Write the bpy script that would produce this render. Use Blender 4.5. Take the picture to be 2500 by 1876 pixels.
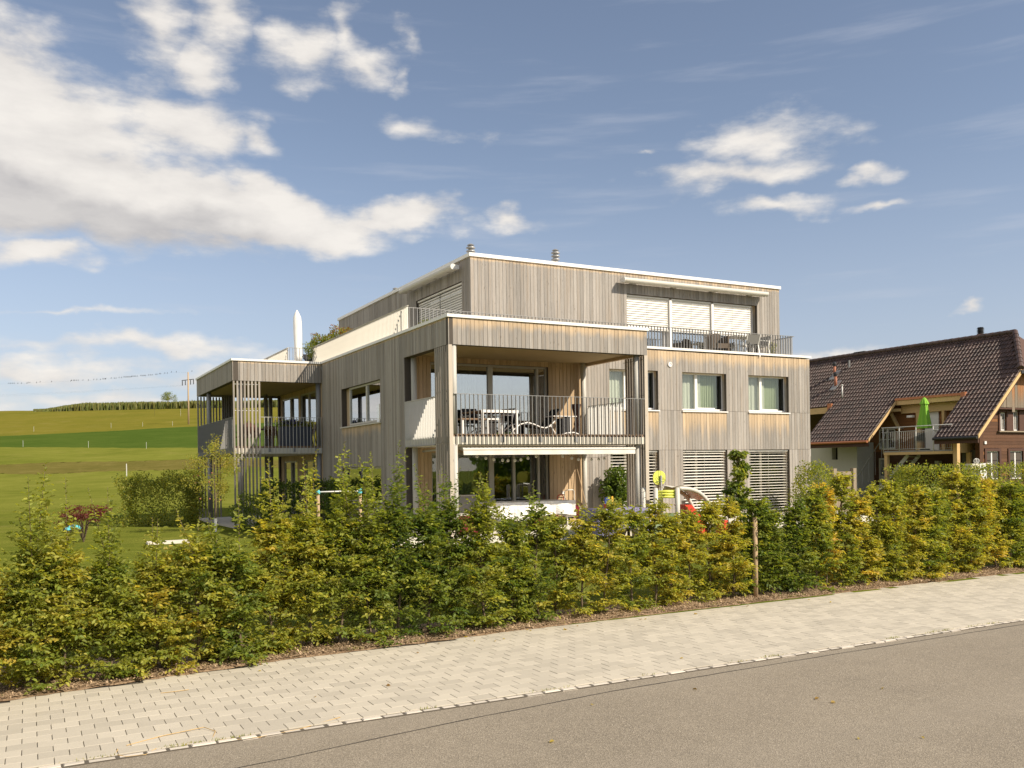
import bpy, bmesh, math, random
import numpy as np
from mathutils import Vector, Matrix

for o in list(bpy.data.objects):
    bpy.data.objects.remove(o, do_unlink=True)
S = bpy.context.scene
C = S.collection
R = random.Random(7)
G = np.random.default_rng(11)
rad = math.radians

# ------------------------------------------------------------------ camera
CAMZ = 2.5
YAW, ROLL = 1.0779834, -0.0148767
VX, VY = math.cos(YAW), math.sin(YAW)
RX, RY = math.sin(YAW), -math.cos(YAW)
fw = Vector((VX, VY, 0)); rt = Vector((RX, RY, 0)); up = Vector((0, 0, 1))
r3 = rt * math.cos(ROLL) + up * math.sin(ROLL)
u3 = -rt * math.sin(ROLL) + up * math.cos(ROLL)
cam_d = bpy.data.cameras.new('camera')
cam = bpy.data.objects.new('camera', cam_d); C.objects.link(cam)
cam.matrix_world = Matrix(((r3.x, u3.x, -fw.x, 0), (r3.y, u3.y, -fw.y, 0), (r3.z, u3.z, -fw.z, CAMZ), (0, 0, 0, 1)))
cam_d.sensor_width = 36; cam_d.lens = 36 * 2204.8 / 2500
cam_d.shift_y = (1141.1 - 938) / 2500
cam_d.clip_end = 3000
S.camera = cam

# ------------------------------------------------------------------ sky, sun, exposure
SUN = Vector((0.641, -1.0, 0.93)).normalized()
S.view_settings.view_transform = 'Standard'
S.view_settings.look = 'None'
S.view_settings.gamma = 1
S.view_settings.use_curve_mapping = False
S.view_settings.exposure = 1.13
SKY_STRENGTH = 0.085
sd = bpy.data.lights.new('sun', 'SUN'); sd.energy = 2.85; sd.angle = rad(0.5); sd.color = (1.0, 0.89, 0.73)
so = bpy.data.objects.new('sun', sd); C.objects.link(so)
so.rotation_euler = SUN.to_track_quat('Z', 'Y').to_euler(); so.location = (20, -20, 30)


class NT:
    """small node helper"""
    def __init__(s, tree):
        s.t = tree; s.n = tree.nodes; s.l = tree.links

    def inp(s, sock, v):
        if isinstance(v, bpy.types.NodeSocket): s.l.new(v, sock)
        elif v is not None:
            try: sock.default_value = v
            except Exception:
                sock.default_value = (*v, 1) if len(v) == 3 else v

    def new(s, typ, ins=None, **kw):
        n = s.n.new(typ)
        for k, v in kw.items(): setattr(n, k, v)
        for k, v in (ins or {}).items(): s.inp(n.inputs[k], v)
        return n

    def m(s, op, a, b=None, c=None, clamp=False):
        n = s.n.new('ShaderNodeMath'); n.operation = op; n.use_clamp = clamp
        s.inp(n.inputs[0], a); s.inp(n.inputs[1], b); s.inp(n.inputs[2], c)
        return n.outputs[0]

    def vm(s, op, a, b=None):
        n = s.n.new('ShaderNodeVectorMath'); n.operation = op
        s.inp(n.inputs[0], a); s.inp(n.inputs[1], b)
        return n.outputs[1] if op in ('DOT_PRODUCT', 'LENGTH') else n.outputs[0]

    def mix(s, f, a, b, typ='MIX'):
        n = s.n.new('ShaderNodeMix'); n.data_type = 'RGBA'; n.blend_type = typ
        s.inp(n.inputs[0], f); s.inp(n.inputs[6], a); s.inp(n.inputs[7], b)
        return n.outputs[2]

    def ss(s, v, a, b, lo=0.0, hi=1.0):
        n = s.n.new('ShaderNodeMapRange'); n.interpolation_type = 'SMOOTHSTEP'
        s.inp(n.inputs[0], v)
        for i, x in enumerate((a, b, lo, hi)): s.inp(n.inputs[i + 1], x)
        return n.outputs[0]

    def noise(s, vec, scale, detail=4, rough=0.55, dist=0.0):
        n = s.new('ShaderNodeTexNoise', {'Vector': vec, 'Scale': scale, 'Detail': detail, 'Roughness': rough, 'Distortion': dist})
        return n.outputs[0]

    def xyz(s, x, y, z):
        return s.new('ShaderNodeCombineXYZ', {0: x, 1: y, 2: z}).outputs[0]

    def sep(s, v):
        return s.new('ShaderNodeSeparateXYZ', {0: v}).outputs

    def scale(s, v, sc, off=(0, 0, 0)):
        return s.new('ShaderNodeMapping', {'Vector': v, 'Scale': sc, 'Location': off}).outputs[0]

    def attr(s, name, out=2):
        return s.new('ShaderNodeAttribute', attribute_name=name).outputs[out]

    def ramp(s, f, stops):
        n = s.n.new('ShaderNodeValToRGB'); s.inp(n.inputs[0], f)
        e = n.color_ramp.elements
        while len(e) < len(stops): e.new(0.5)
        for i, (p, c) in enumerate(stops):
            e[i].position = p; e[i].color = (*c, 1)
        return n.outputs[0]


W = bpy.data.worlds.new('World'); S.world = W; W.use_nodes = True
w = NT(W.node_tree)
for n in list(w.n): w.n.remove(n)
sky = w.new('ShaderNodeTexSky', sky_type='NISHITA', sun_disc=False)
sky.sun_elevation = math.asin(SUN.z); sky.sun_rotation = math.atan2(SUN.x, SUN.y)
sky.altitude = 600; sky.air_density = 1.0; sky.dust_density = 1.2; sky.ozone_density = 1.0
D = w.new('ShaderNodeTexCoord').outputs['Generated']
Dn = w.vm('NORMALIZE', D)
dx, dy, dz = w.sep(Dn)
# azimuth (0 = north-east street view axis, clockwise) and elevation of every sky direction
az = w.m('ARCTAN2', w.vm('DOT_PRODUCT', Dn, (RX, RY, 0)), w.vm('DOT_PRODUCT', Dn, (VX, VY, 0)))
el = w.m('ARCSINE', dz)
P0 = w.xyz(w.m('MULTIPLY', az, 1.0), w.m('MULTIPLY', el, 1.35), 0.0)
wq = w.n.new('ShaderNodeTexNoise'); w.inp(wq.inputs['Vector'], P0); wq.inputs['Scale'].default_value = 6; wq.inputs['Detail'].default_value = 2
warp = w.vm('SCALE', w.vm('SUBTRACT', wq.outputs[1], (0.5, 0.5, 0.5)))
warp.node.inputs[3].default_value = 0.07
wq2 = w.n.new('ShaderNodeTexNoise'); w.inp(wq2.inputs['Vector'], P0); wq2.inputs['Scale'].default_value = 22; wq2.inputs['Detail'].default_value = 4
warp2 = w.vm('SCALE', w.vm('SUBTRACT', wq2.outputs[1], (0.5, 0.5, 0.5)))
warp2.node.inputs[3].default_value = 0.05
P = w.vm('ADD', w.vm('ADD', P0, warp), warp2)


def ff(q):
    """fluffy field around zero: broad swells, round billows and fine wisps"""
    q = w.new('ShaderNodeMapping', {'Vector': q, 'Rotation': (0, 0, 0.12), 'Scale': (0.8, 1.5, 1)}).outputs[0]
    n1 = w.m('SUBTRACT', w.noise(q, 8.0, 8, 0.58), 0.5)
    bl = w.n.new('ShaderNodeTexVoronoi'); bl.feature = 'SMOOTH_F1'; w.inp(bl.inputs['Vector'], q); bl.inputs['Scale'].default_value = 24; bl.inputs['Smoothness'].default_value = 0.5
    n2 = w.m('SUBTRACT', 0.42, bl.outputs[0])
    n3 = w.m('SUBTRACT', w.noise(q, 30.0, 6, 0.62), 0.5)
    return w.m('ADD', w.m('MULTIPLY', n1, 1.9), w.m('ADD', w.m('MULTIPLY', n2, 0.5), w.m('MULTIPLY', n3, 0.75)))


def angles(u, v):
    """photo direction -> azimuth, elevation"""
    d = fw + r3 * ((u - 1250) / 2204.8) - u3 * ((v - 1141.1) / 2204.8)
    d.normalize()
    return math.atan2(d.dot(rt), d.dot(fw)), math.asin(d.z)


def blob(u, v, ru, rv, wgt=1.0, rot=0.0, q=None):
    a, e = angles(u, v); ru /= 2204.8; rv /= 2204.8
    # shrink with the cosine of the angle off axis
    c = math.cos(a); ru *= c * c; rv *= c
    p = w.vm('SUBTRACT', q, (a, e * 1.35, 0))
    mp = w.n.new('ShaderNodeMapping'); mp.vector_type = 'TEXTURE'
    w.inp(mp.inputs[0], p); mp.inputs['Rotation'].default_value = (0, 0, rot); mp.inputs['Scale'].default_value = (ru, rv * 1.35, 1)
    d = w.vm('LENGTH', mp.outputs[0])
    return w.m('MULTIPLY', w.m('SUBTRACT', 1.0, d), wgt)


CL = [(-60, 310, 540, 270, 2.2, -0.25), (230, 450, 560, 150, 2.0, -0.22), (620, 515, 440, 92, 1.9, -0.12),
      (950, 530, 270, 52, 1.3, -0.04), (1225, 540, 105, 36, 0.9, -0.2), (110, 618, 215, 52, 1.3, -0.05),
      (450, 300, 260, 110, 1.1, -0.3), (640, 325, 90, 50, 0.8, -0.3), (390, 60, 125, 110, 0.85, 0.4), (490, 140, 95, 72, 0.9, 0.1),
      (545, 20, 110, 100, 0.9, 0.0), (750, 120, 110, 85, 0.75, -0.5), (850, 70, 55, 80, 0.6, 0.0), (890, 155, 85, 52, 0.75, -0.4),
      (990, 95, 60, 50, 0.75, -0.3), (960, 178, 26, 32, 0.5, 0), (985, 290, 75, 40, 0.3, -0.35), (1165, 303, 75, 26, 0.25, 0),
      (1830, 405, 280, 44, 0.85, 0.05), (1900, 325, 200, 70, 0.65, 0.1), (2090, 425, 95, 26, 0.8, -0.1), (1900, 487, 150, 28, 0.8, -0.05),
      (2165, 500, 92, 16, 0.65, 0), (2350, 765, 48, 16, 0.75, 0), (1560, 357, 46, 10, 0.5, 0), (2040, 872, 190, 30, 1.0, 0),
      (150, 760, 340, 12, 0.45, 0.03), (330, 845, 460, 26, 0.6, 0.02), (60, 900, 380, 40, 0.7, 0.03), (480, 930, 360, 34, 0.65, 0), (250, 965, 420, 30, 0.7, 0)]


def field(q, offs):
    cur = None
    for (u, v, ru, rv, wg, ro) in CL:
        b = blob(u, v, ru, rv, wg, ro, q)
        cur = b if cur is None else w.m('MAXIMUM', cur, b)
    # unseen fair weather clouds everywhere outside this part, cover raised for fill light
    far = w.ss(w.m('ABSOLUTE', az), 0.62, 0.8)
    west = w.m('MULTIPLY', w.ss(az, -0.62, -0.9), w.ss(az, -3.0, -2.2))      # unseen cloud added over the west to fill the shaded wall
    other = w.m('SUBTRACT', w.noise(q, 2.2, 3, 0.5), w.m('SUBTRACT', 0.49, w.m('MULTIPLY', west, 0.26)))
    other = w.m('MULTIPLY', other, 3.0)
    cur = w.m('ADD', w.m('MULTIPLY', cur, w.m('SUBTRACT', 1.0, far)), w.m('MULTIPLY', other, far))
    return w.m('MAXIMUM', cur, -1.2)


fl = ff(P0)
body = field(P, 0)
dens = w.m('ADD', body, fl)
P2 = w.vm('ADD', P0, (0.022, 0.026, 0))       # towards the sun and upwards
fl2 = ff(P2)
alpha = w.m('MULTIPLY', w.ss(dens, -0.08, 0.78), 0.95)
alpha = w.m('MULTIPLY', alpha, w.ss(el, -0.02, 0.02))
# thin streaks of high cirrus
cir = w.noise(w.scale(P0, (1.3, 9.0, 1), (3.1, 0.7, 0)), 3.0, 6, 0.55)
cira = w.m('MULTIPLY', w.ss(cir, 0.52, 0.78), w.ss(el, 0.02, 0.12, 0.6, 0.28))
shade = w.m('ADD', 0.74, w.m('ADD', w.m('MULTIPLY', w.m('SUBTRACT', fl, fl2), 0.42), w.m('MULTIPLY', w.ss(dens, 0.2, 1.2), 0.12)), clamp=True)
belly = w.m('MAXIMUM', blob(300, 545, 560, 75, 1.2, -0.10, P), blob(30, 450, 300, 70, 0.9, -0.3, P))
belly = w.ss(belly, -0.1, 0.7)
shade = w.m('SUBTRACT', shade, w.m('MULTIPLY', belly, 0.58), clamp=True)
k = 1.0 / SKY_STRENGTH
ccol = w.mix(shade, (0.235 * k, 0.226 * k, 0.226 * k, 1), (0.43 * k, 0.408 * k, 0.38 * k, 1))
hsv = w.new('ShaderNodeHueSaturation', {'Color': sky.outputs[0], 'Saturation': 0.84, 'Value': 0.70})
skyc = w.mix(1.0, hsv.outputs[0], (1.0, 0.985, 0.99, 1), 'MULTIPLY')
hz = w.ss(el, -0.02, 0.36)
skyc = w.mix(w.m('MULTIPLY', w.m('SUBTRACT', 1.0, hz), 0.55), skyc, (0.225 * k, 0.242 * k, 0.305 * k, 1))
skyc = w.mix(cira, skyc, (0.29 * k, 0.30 * k, 0.335 * k, 1))
col = w.mix(alpha, skyc, ccol)
bg = w.new('ShaderNodeBackground', {'Color': col, 'Strength': SKY_STRENGTH})
wo = w.new('ShaderNodeOutputWorld'); w.l.new(bg.outputs[0], wo.inputs[0])


# ------------------------------------------------------------------ materials
def material(name):
    m = bpy.data.materials.new(name); m.use_nodes = True
    t = NT(m.node_tree)
    for n in list(t.n): t.n.remove(n)
    out = t.new('ShaderNodeOutputMaterial')
    return m, t, out


def principled(t, out, col, rough=0.6, metal=0.0, bump=None, bstr=0.3, bdist=0.01, spec=0.5):
    p = t.new('ShaderNodeBsdfPrincipled', {'Base Color': col, 'Roughness': rough, 'Metallic': metal, 'Specular IOR Level': spec})
    if bump is not None:
        b = t.new('ShaderNodeBump', {'Height': bump, 'Strength': bstr, 'Distance': bdist})
        t.l.new(b.outputs[0], p.inputs['Normal'])
    t.l.new(p.outputs[0], out.inputs[0])
    return p


def plain(name, col, rough=0.6, metal=0.0, var=0.12, scale=6.0, spec=0.4):
    m, t, out = material(name)
    co = t.new('ShaderNodeTexCoord').outputs['Object']
    n = t.noise(co, scale, 5, 0.6)
    f = t.m('ADD', 1.0 - var, t.m('MULTIPLY', n, 2 * var))
    c = t.mix(1.0, (*col, 1), t.xyz(f, f, f), 'MULTIPLY')
    principled(t, out, c, rough, metal, t.noise(co, scale * 12, 3), 0.08, 0.004, spec)
    return m


def mat_board(name, grey, fresh, dark, horiz=False):
    m, t, out = material(name)
    co = t.new('ShaderNodeTexCoord').outputs['Object']
    tint = t.attr('tint'); vt = t.attr('vt'); fr = t.attr('fr')
    off = t.xyz(0.0 if not horiz else t.m('MULTIPLY', tint, 37.0), 0.0, 0.0 if horiz else t.m('MULTIPLY', tint, 37.0))
    sc = (22, 22, 1.1) if not horiz else (1.1, 1.1, 22)
    q = t.vm('ADD', t.scale(co, sc), off)
    g1 = t.noise(q, 1.6, 6, 0.6, 0.6)
    g2 = t.noise(q, 7.0, 4, 0.6)
    big = t.noise(t.scale(co, (1.5, 1.5, 0.5)), 1.0, 3)
    q3 = t.vm('ADD', t.scale(co, (75, 75, 1.3) if not horiz else (1.3, 1.3, 75)), off)
    g3 = t.noise(q3, 1.0, 5, 0.7)
    lum = t.m('ADD', 0.06, t.m('ADD', t.m('MULTIPLY', tint, 0.46), t.m('ADD', t.m('MULTIPLY', g1, 0.72), t.m('ADD', t.m('MULTIPLY', g3, 0.62), t.m('MULTIPLY', big, 0.3)))))
    gcol = t.mix(1.0, (*grey, 1), t.xyz(lum, lum, lum), 'MULTIPLY')
    gcol = t.mix(t.ss(g2, 0.56, 0.78, 0, 0.6), gcol, (*dark, 1))
    warm = t.mix(t.m('MULTIPLY', t.ss(t.noise(q, 0.55, 3), 0.45, 0.7), 0.5), gcol, (grey[0] * 1.05, grey[1] * 0.92, grey[2] * 0.78, 1))
    fl = t.m('ADD', 0.46, t.m('ADD', t.m('MULTIPLY', tint, 0.28), t.m('ADD', t.m('MULTIPLY', g1, 0.45), t.m('MULTIPLY', g3, 0.4))))
    fcol = t.mix(1.0, (*fresh, 1), t.xyz(fl, fl, fl), 'MULTIPLY')
    ragged = t.m('ADD', vt, t.m('MULTIPLY', t.m('SUBTRACT', t.noise(q, 1.0, 5, 0.7), 0.5), t.m('MULTIPLY', fr, 1.3)))
    f = t.m('SUBTRACT', 1.0, t.ss(ragged, t.m('MULTIPLY', fr, 0.25), t.m('MULTIPLY', fr, 1.15)))
    f = t.m('MULTIPLY', f, t.ss(fr, 0.0, 0.08))
    c = t.mix(t.m('MULTIPLY', f, 0.95), warm, fcol)
    vor = t.new('ShaderNodeTexVoronoi', {'Vector': t.vm('ADD', t.scale(co, (9, 9, 2.2) if not horiz else (2.2, 2.2, 9)), off), 'Scale': 1.0}).outputs[0]
    c = t.mix(t.ss(vor, 0.05, 0.12, 0.55, 0.0), c, (dark[0] * 0.6, dark[1] * 0.55, dark[2] * 0.5, 1))
    principled(t, out, c, 0.75, 0, t.m('ADD', g1, t.m('MULTIPLY', g3, 0.9)), 0.4, 0.006, 0.25)
    return m


def mat_leaf(name, trans=0.38, rough=0.55, boost=1.22):
    m, t, out = material(name)
    c = t.attr('col', 0)
    geo = t.new('ShaderNodeNewGeometry')
    back = t.mix(geo.outputs['Backfacing'], c, t.mix(0.35, c, (0.17, 0.19, 0.09, 1)))
    p = t.new('ShaderNodeBsdfPrincipled', {'Base Color': back, 'Roughness': rough, 'Specular IOR Level': 0.35})
    tc = t.mix(1.0, c, (1.9 * boost, 1.75 * boost, 0.7, 1), 'MULTIPLY')
    tr = t.new('ShaderNodeBsdfTranslucent', {'Color': tc})
    mx = t.new('ShaderNodeMixShader', {0: trans, 1: p.outputs[0], 2: tr.outputs[0]})
    t.l.new(mx.outputs[0], out.inputs[0])
    return m


def mat_glass(name, tint=(0.75, 0.8, 0.78), refl=0.22):
    m, t, out = material(name)
    geo = t.new('ShaderNodeNewGeometry')      # Schlick reflectance, the same for both faces of a pane
    cs = t.m('ABSOLUTE', t.vm('DOT_PRODUCT', geo.outputs['Normal'], geo.outputs['Incoming']))
    fr = t.m('POWER', t.m('SUBTRACT', 1.0, cs), 5.0)
    f = t.m('ADD', refl, t.m('MULTIPLY', fr, 0.9 - refl), clamp=True)
    tr = t.new('ShaderNodeBsdfTransparent', {'Color': (*tint, 1)})
    gl = t.new('ShaderNodeBsdfGlossy', {'Color': (0.95, 0.97, 1, 1), 'Roughness': 0.012})
    mx = t.new('ShaderNodeMixShader', {0: f, 1: tr.outputs[0], 2: gl.outputs[0]})
    t.l.new(mx.outputs[0], out.inputs[0])
    return m


def mat_stone(name, col, var=0.25, bump=0.4, spot=0.0, scale=60):
    m, t, out = material(name)
    co = t.new('ShaderNodeTexCoord').outputs['Object']
    tint = t.attr('tint')
    n = t.noise(co, scale, 5, 0.65); b = t.noise(co, 2.0, 4)
    st = t.noise(co, 0.55, 4, 0.6)
    f = t.m('ADD', 0.72, t.m('ADD', t.m('MULTIPLY', tint, var), t.m('ADD', t.m('MULTIPLY', n, 0.2), t.m('ADD', t.m('MULTIPLY', b, 0.16), t.m('MULTIPLY', st, 0.12)))))
    c = t.mix(1.0, (*col, 1), t.xyz(f, f, f), 'MULTIPLY')
    c = t.mix(t.ss(t.noise(co, 5.0, 5, 0.7), 0.62, 0.8, 0, 0.35), c, (col[0] * 0.55, col[1] * 0.52, col[2] * 0.45, 1))
    c = t.mix(t.ss(t.noise(t.vm('ADD', co, (9.3, 2.1, 0)), 1.3, 5, 0.7), 0.6, 0.78, 0, 0.3), c, (col[0] * 0.72, col[1] * 0.66, col[2] * 0.52, 1))
    principled(t, out, c, 0.85, 0, t.noise(co, scale * 4, 4, 0.7), bump, 0.003, 0.3)
    return m


def mat_asphalt(name):
    m, t, out = material(name)
    co = t.new('ShaderNodeTexCoord').outputs['Object']
    v = t.new('ShaderNodeTexVoronoi', {'Vector': co, 'Scale': 95.0}).outputs
    cell = t.sep(v[1])[0]
    fine = t.noise(co, 160, 3, 0.7)
    big = t.noise(co, 0.5, 5, 0.65); mid = t.noise(co, 3.5, 5, 0.7)
    f = t.m('ADD', 0.46, t.m('ADD', t.m('MULTIPLY', cell, 0.52), t.m('ADD', t.m('MULTIPLY', big, 0.35), t.m('MULTIPLY', mid, 0.25))))
    c = t.mix(1.0, (0.252, 0.214, 0.162, 1), t.xyz(f, f, f), 'MULTIPLY')
    c = t.mix(t.ss(cell, 0.9, 1.0, 0, 0.6), c, (0.42, 0.37, 0.30, 1))
    c = t.mix(t.ss(t.noise(co, 1.1, 6, 0.7), 0.6, 0.75, 0, 0.3), c, (0.15, 0.127, 0.1, 1))
    # faint wheel-polished lanes along the street
    sx, sy, sz = t.sep(co)
    lane = t.m('SINE', t.m('MULTIPLY', t.m('ADD', sy, t.m('MULTIPLY', big, 0.5)), 2.3))
    c = t.mix(t.ss(lane, 0.2, 1.0, 0, 0.16), c, (0.31, 0.27, 0.215, 1))
    h = t.m('ADD', t.m('MULTIPLY', v[0], 1.0), t.m('MULTIPLY', fine, 0.6))
    principled(t, out, c, 0.85, 0, h, 0.7, 0.006, 0.3)
    return m


def mat_grass(name, a, b, c_, scale=1.0, stripes=0.0, dry=0.4):
    m, t, out = material(name)
    co = t.new('ShaderNodeTexCoord').outputs['Object']
    big = t.noise(t.scale(co, (1, 1, 0.2)), 0.09 * scale, 5, 0.6)
    mid = t.noise(co, 0.7 * scale, 5, 0.65)
    # mown swaths run along the slope's contour
    rot = t.new('ShaderNodeMapping', {'Vector': co, 'Rotation': (0, 0, rad(-28)), 'Scale': (0.35, 2.3, 1)}).outputs[0]
    sw = t.noise(rot, 0.6 * scale, 6, 0.7)
    fine = t.noise(co, 14 * scale, 4, 0.75)
    rot2 = t.new('ShaderNodeMapping', {'Vector': co, 'Rotation': (0, 0, rad(-28)), 'Scale': (0.7, 2.2, 1)}).outputs[0]
    tuft = t.noise(rot2, 1.5 * scale, 5, 0.75)
    k1 = t.m('ADD', t.m('MULTIPLY', big, 0.45), t.m('ADD', t.m('MULTIPLY', mid, 0.25), t.m('MULTIPLY', sw, 0.3)))
    col = t.ramp(k1, [(0.34, a), (0.5, b), (0.66, c_)])
    f = t.m('ADD', 0.62, t.m('ADD', t.m('MULTIPLY', fine, 0.42), t.m('MULTIPLY', sw, 0.34)))
    col = t.mix(1.0, col, t.xyz(f, f, f), 'MULTIPLY')
    col = t.mix(t.ss(t.noise(co, 0.35 * scale, 6, 0.7), 0.52, 0.72, 0, dry), col, (0.24, 0.2, 0.07, 1))
    col = t.mix(t.ss(tuft, 0.56, 0.72, 0, 0.45), col, (a[0] * 0.5, a[1] * 0.5, a[2] * 0.4, 1))
    principled(t, out, col, 0.95, 0, t.m('ADD', fine, mid), 0.5, 0.05, 0.0)
    return m


def mat_soil(name, a, b):
    m, t, out = material(name)
    co = t.new('ShaderNodeTexCoord').outputs['Object']
    v = t.new('ShaderNodeTexVoronoi', {'Vector': co, 'Scale': 38.0}).outputs
    f = t.sep(v[1])[0]
    col = t.mix(f, (*a, 1), (*b, 1))
    col = t.mix(t.ss(t.noise(co, 1.5, 4), 0.5, 0.7, 0, 0.6), col, (a[0] * 0.6, a[1] * 0.6, a[2] * 0.55, 1))
    principled(t, out, col, 0.95, 0, f, 0.8, 0.02, 0.1)
    return m


def mat_tint(name, base, lo=0.65, hi=1.25, rough=0.75, spec=0.3, grain=14):
    """base colour varied per piece through its own 'tint'"""
    m, t, out = material(name)
    co = t.new('ShaderNodeTexCoord').outputs['Object']
    n = t.noise(co, grain, 4, 0.6)
    f = t.m('ADD', lo - 0.12, t.m('ADD', t.m('MULTIPLY', t.attr('tint'), hi - lo), t.m('MULTIPLY', n, 0.25)))
    c = t.mix(1.0, (*base, 1), t.xyz(f, f, f), 'MULTIPLY')
    c = t.mix(t.ss(t.noise(co, 2.6, 5, 0.7), 0.55, 0.75, 0, 0.35), c, (base[0] * 0.6, base[1] * 0.62, base[2] * 0.6, 1))
    principled(t, out, c, rough, 0, n, 0.2, 0.004, spec)
    return m


M = {}
M['board'] = mat_board('larch_board', (0.292, 0.268, 0.240), (0.52, 0.39, 0.25), (0.12, 0.104, 0.088))
M['plank'] = mat_board('old_plank', (0.105, 0.052, 0.029), (0.26, 0.115, 0.042), (0.03, 0.017, 0.012), horiz=True)
M['gable'] = mat_board('gable_board', (0.2, 0.165, 0.125), (0.36, 0.16, 0.06), (0.06, 0.045, 0.035))
M['boardf'] = mat_board('sheltered_board', (0.272, 0.250, 0.222), (0.50, 0.36, 0.215), (0.125, 0.11, 0.096))
M['lath'] = mat_board('screen_lath', (0.29, 0.26, 0.225), (0.47, 0.41, 0.335), (0.14, 0.115, 0.09))
M['newwood'] = mat_tint('new_timber', (0.62, 0.42, 0.2), 0.85, 1.1)
M['wall'] = plain('wall_core', (0.09, 0.075, 0.06), 0.9)
M['ceil'] = plain('soffit_board', (0.46, 0.36, 0.21), 0.8, scale=2.0)
M['white'] = plain('white_metal', (0.82, 0.80, 0.76), 0.45, var=0.05)
M['cream'] = plain('cream_metal', (0.58, 0.55, 0.48), 0.55, var=0.06)
M['slab'] = plain('pale_concrete', (0.68, 0.63, 0.53), 0.8, var=0.1, scale=3)
M['conc'] = plain('grey_concrete', (0.46, 0.43, 0.37), 0.85, var=0.15, scale=2)
M['steel'] = plain('galvanised_steel', (0.29, 0.285, 0.275), 0.5, 0.2, var=0.1)
M['steel2'] = plain('bright_steel', (0.62, 0.61, 0.57), 0.5, 0.1, var=0.08)
M['column'] = plain('painted_column', (0.48, 0.46, 0.41), 0.5, var=0.06)
M['alu'] = plain('aluminium_frame', (0.45, 0.42, 0.36), 0.4, 0.2, var=0.05)
M['dark'] = plain('dark_metal', (0.03, 0.03, 0.032), 0.5)
M['black'] = plain('black_fabric', (0.02, 0.02, 0.022), 0.8)
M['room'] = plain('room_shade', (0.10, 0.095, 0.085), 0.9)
M['glass'] = mat_glass('window_glass', (0.9, 0.93, 0.9), 0.06)
M['glassd'] = mat_glass('window_glass_coated', (0.62, 0.67, 0.62), 0.40)
M['glassg'] = mat_glass('window_glass_ground', (0.66, 0.72, 0.66), 0.13)
M['mirror'] = mat_glass('window_glass_reflective', (0.4, 0.42, 0.42), 0.55)
M['curtain'] = plain('green_curtain', (0.42, 0.45, 0.3), 0.9, var=0.06)
M['linen'] = plain('linen_curtain', (0.6, 0.58, 0.52), 0.9, var=0.05)
M['drape'] = plain('grey_drape', (0.25, 0.24, 0.225), 0.9)
M['slat'] = plain('blind_slat', (0.78, 0.75, 0.68), 0.5, var=0.03)
M['awning'] = plain('awning_cloth', (0.7, 0.66, 0.58), 0.85, var=0.04)
M['paver'] = mat_stone('paver_stone', (0.445, 0.402, 0.325), 0.2)
M['cobble'] = mat_stone('granite_cobble', (0.5, 0.45, 0.38), 0.3, scale=90)
M['asphalt'] = mat_asphalt('asphalt')
M['seam'] = plain('bitumen_seam', (0.075, 0.066, 0.056), 0.7)
M['sand'] = plain('joint_sand', (0.10, 0.085, 0.065), 0.95)
M['lawn'] = mat_grass('lawn_grass', (0.085, 0.11, 0.016), (0.135, 0.152, 0.024), (0.195, 0.195, 0.038), 2.2, dry=0.3)
M['meadow'] = mat_grass('meadow_grass', (0.108, 0.128, 0.019), (0.158, 0.17, 0.029), (0.205, 0.205, 0.042), 0.9, dry=0.25)
M['crop'] = mat_grass('crop_green', (0.052, 0.088, 0.014), (0.068, 0.105, 0.018), (0.088, 0.122, 0.023), 1.2, dry=0.0)
M['pasture'] = mat_grass('pasture_grass', (0.115, 0.122, 0.018), (0.165, 0.15, 0.024), (0.2, 0.17, 0.034), 0.6, dry=0.35)
M['verge'] = mat_grass('ditch_grass', (0.105, 0.098, 0.024), (0.14, 0.122, 0.032), (0.17, 0.145, 0.042), 1.5, dry=0.4)
M['mulch'] = mat_soil('bark_mulch', (0.15, 0.098, 0.058), (0.36, 0.255, 0.16))
M['chip'] = mat_tint('wood_chip', (0.42, 0.30, 0.19), 0.45, 1.4)
M['leaf'] = mat_leaf('hornbeam_leaf', 0.42)
M['needle'] = mat_leaf('fine_leaf', 0.25)
M['bark'] = plain('twig_bark', (0.13, 0.095, 0.06), 0.9, scale=30)
M['stake'] = plain('stake_wood', (0.42, 0.3, 0.18), 0.85, scale=20)
M['tile'] = mat_tint('roof_tile', (0.078, 0.046, 0.036), 0.45, 1.45, 0.55, 0.5, 30)
M['plaster'] = plain('white_plaster', (0.55, 0.53, 0.45), 0.9, var=0.06)
M['copper'] = plain('copper_sheet', (0.5, 0.2, 0.1), 0.45, 0.5)
M['brown'] = plain('brown_paint', (0.085, 0.038, 0.024), 0.7, var=.25)
M['clay'] = plain('clay_pipe', (0.36, 0.14, 0.08), 0.7)
M['gate'] = plain('gate_wood', (0.3, 0.24, 0.17), 0.8, scale=12)
M['green'] = plain('lime_cloth', (0.24, 0.5, 0.045), 0.75, var=0.1)
M['lime'] = plain('lime_plastic', (0.72, 0.74, 0.12), 0.45, var=0.03)
M['olive'] = plain('green_plastic', (0.16, 0.22, 0.1), 0.5)
M['red'] = plain('red_plastic', (0.6, 0.06, 0.03), 0.4, var=0.05)
M['blue'] = plain('blue_plastic', (0.03, 0.06, 0.22), 0.4, var=0.05)
M['yellow'] = plain('yellow_plastic', (0.7, 0.42, 0.05), 0.5)
M['lilac'] = plain('lilac_cloth', (0.2, 0.185, 0.3), 0.85, var=.2)
M['sheet'] = plain('plastic_sheet', (0.8, 0.78, 0.74), 0.35, var=0.04)
M['slate'] = plain('slate_blue_box', (0.055, 0.062, 0.085), 0.5)
M['teal'] = plain('teal_shell', (0.12, 0.5, 0.55), 0.35)
M['rattan'] = plain('rattan', (0.13, 0.10, 0.075), 0.8, scale=60, var=0.4)
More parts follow.
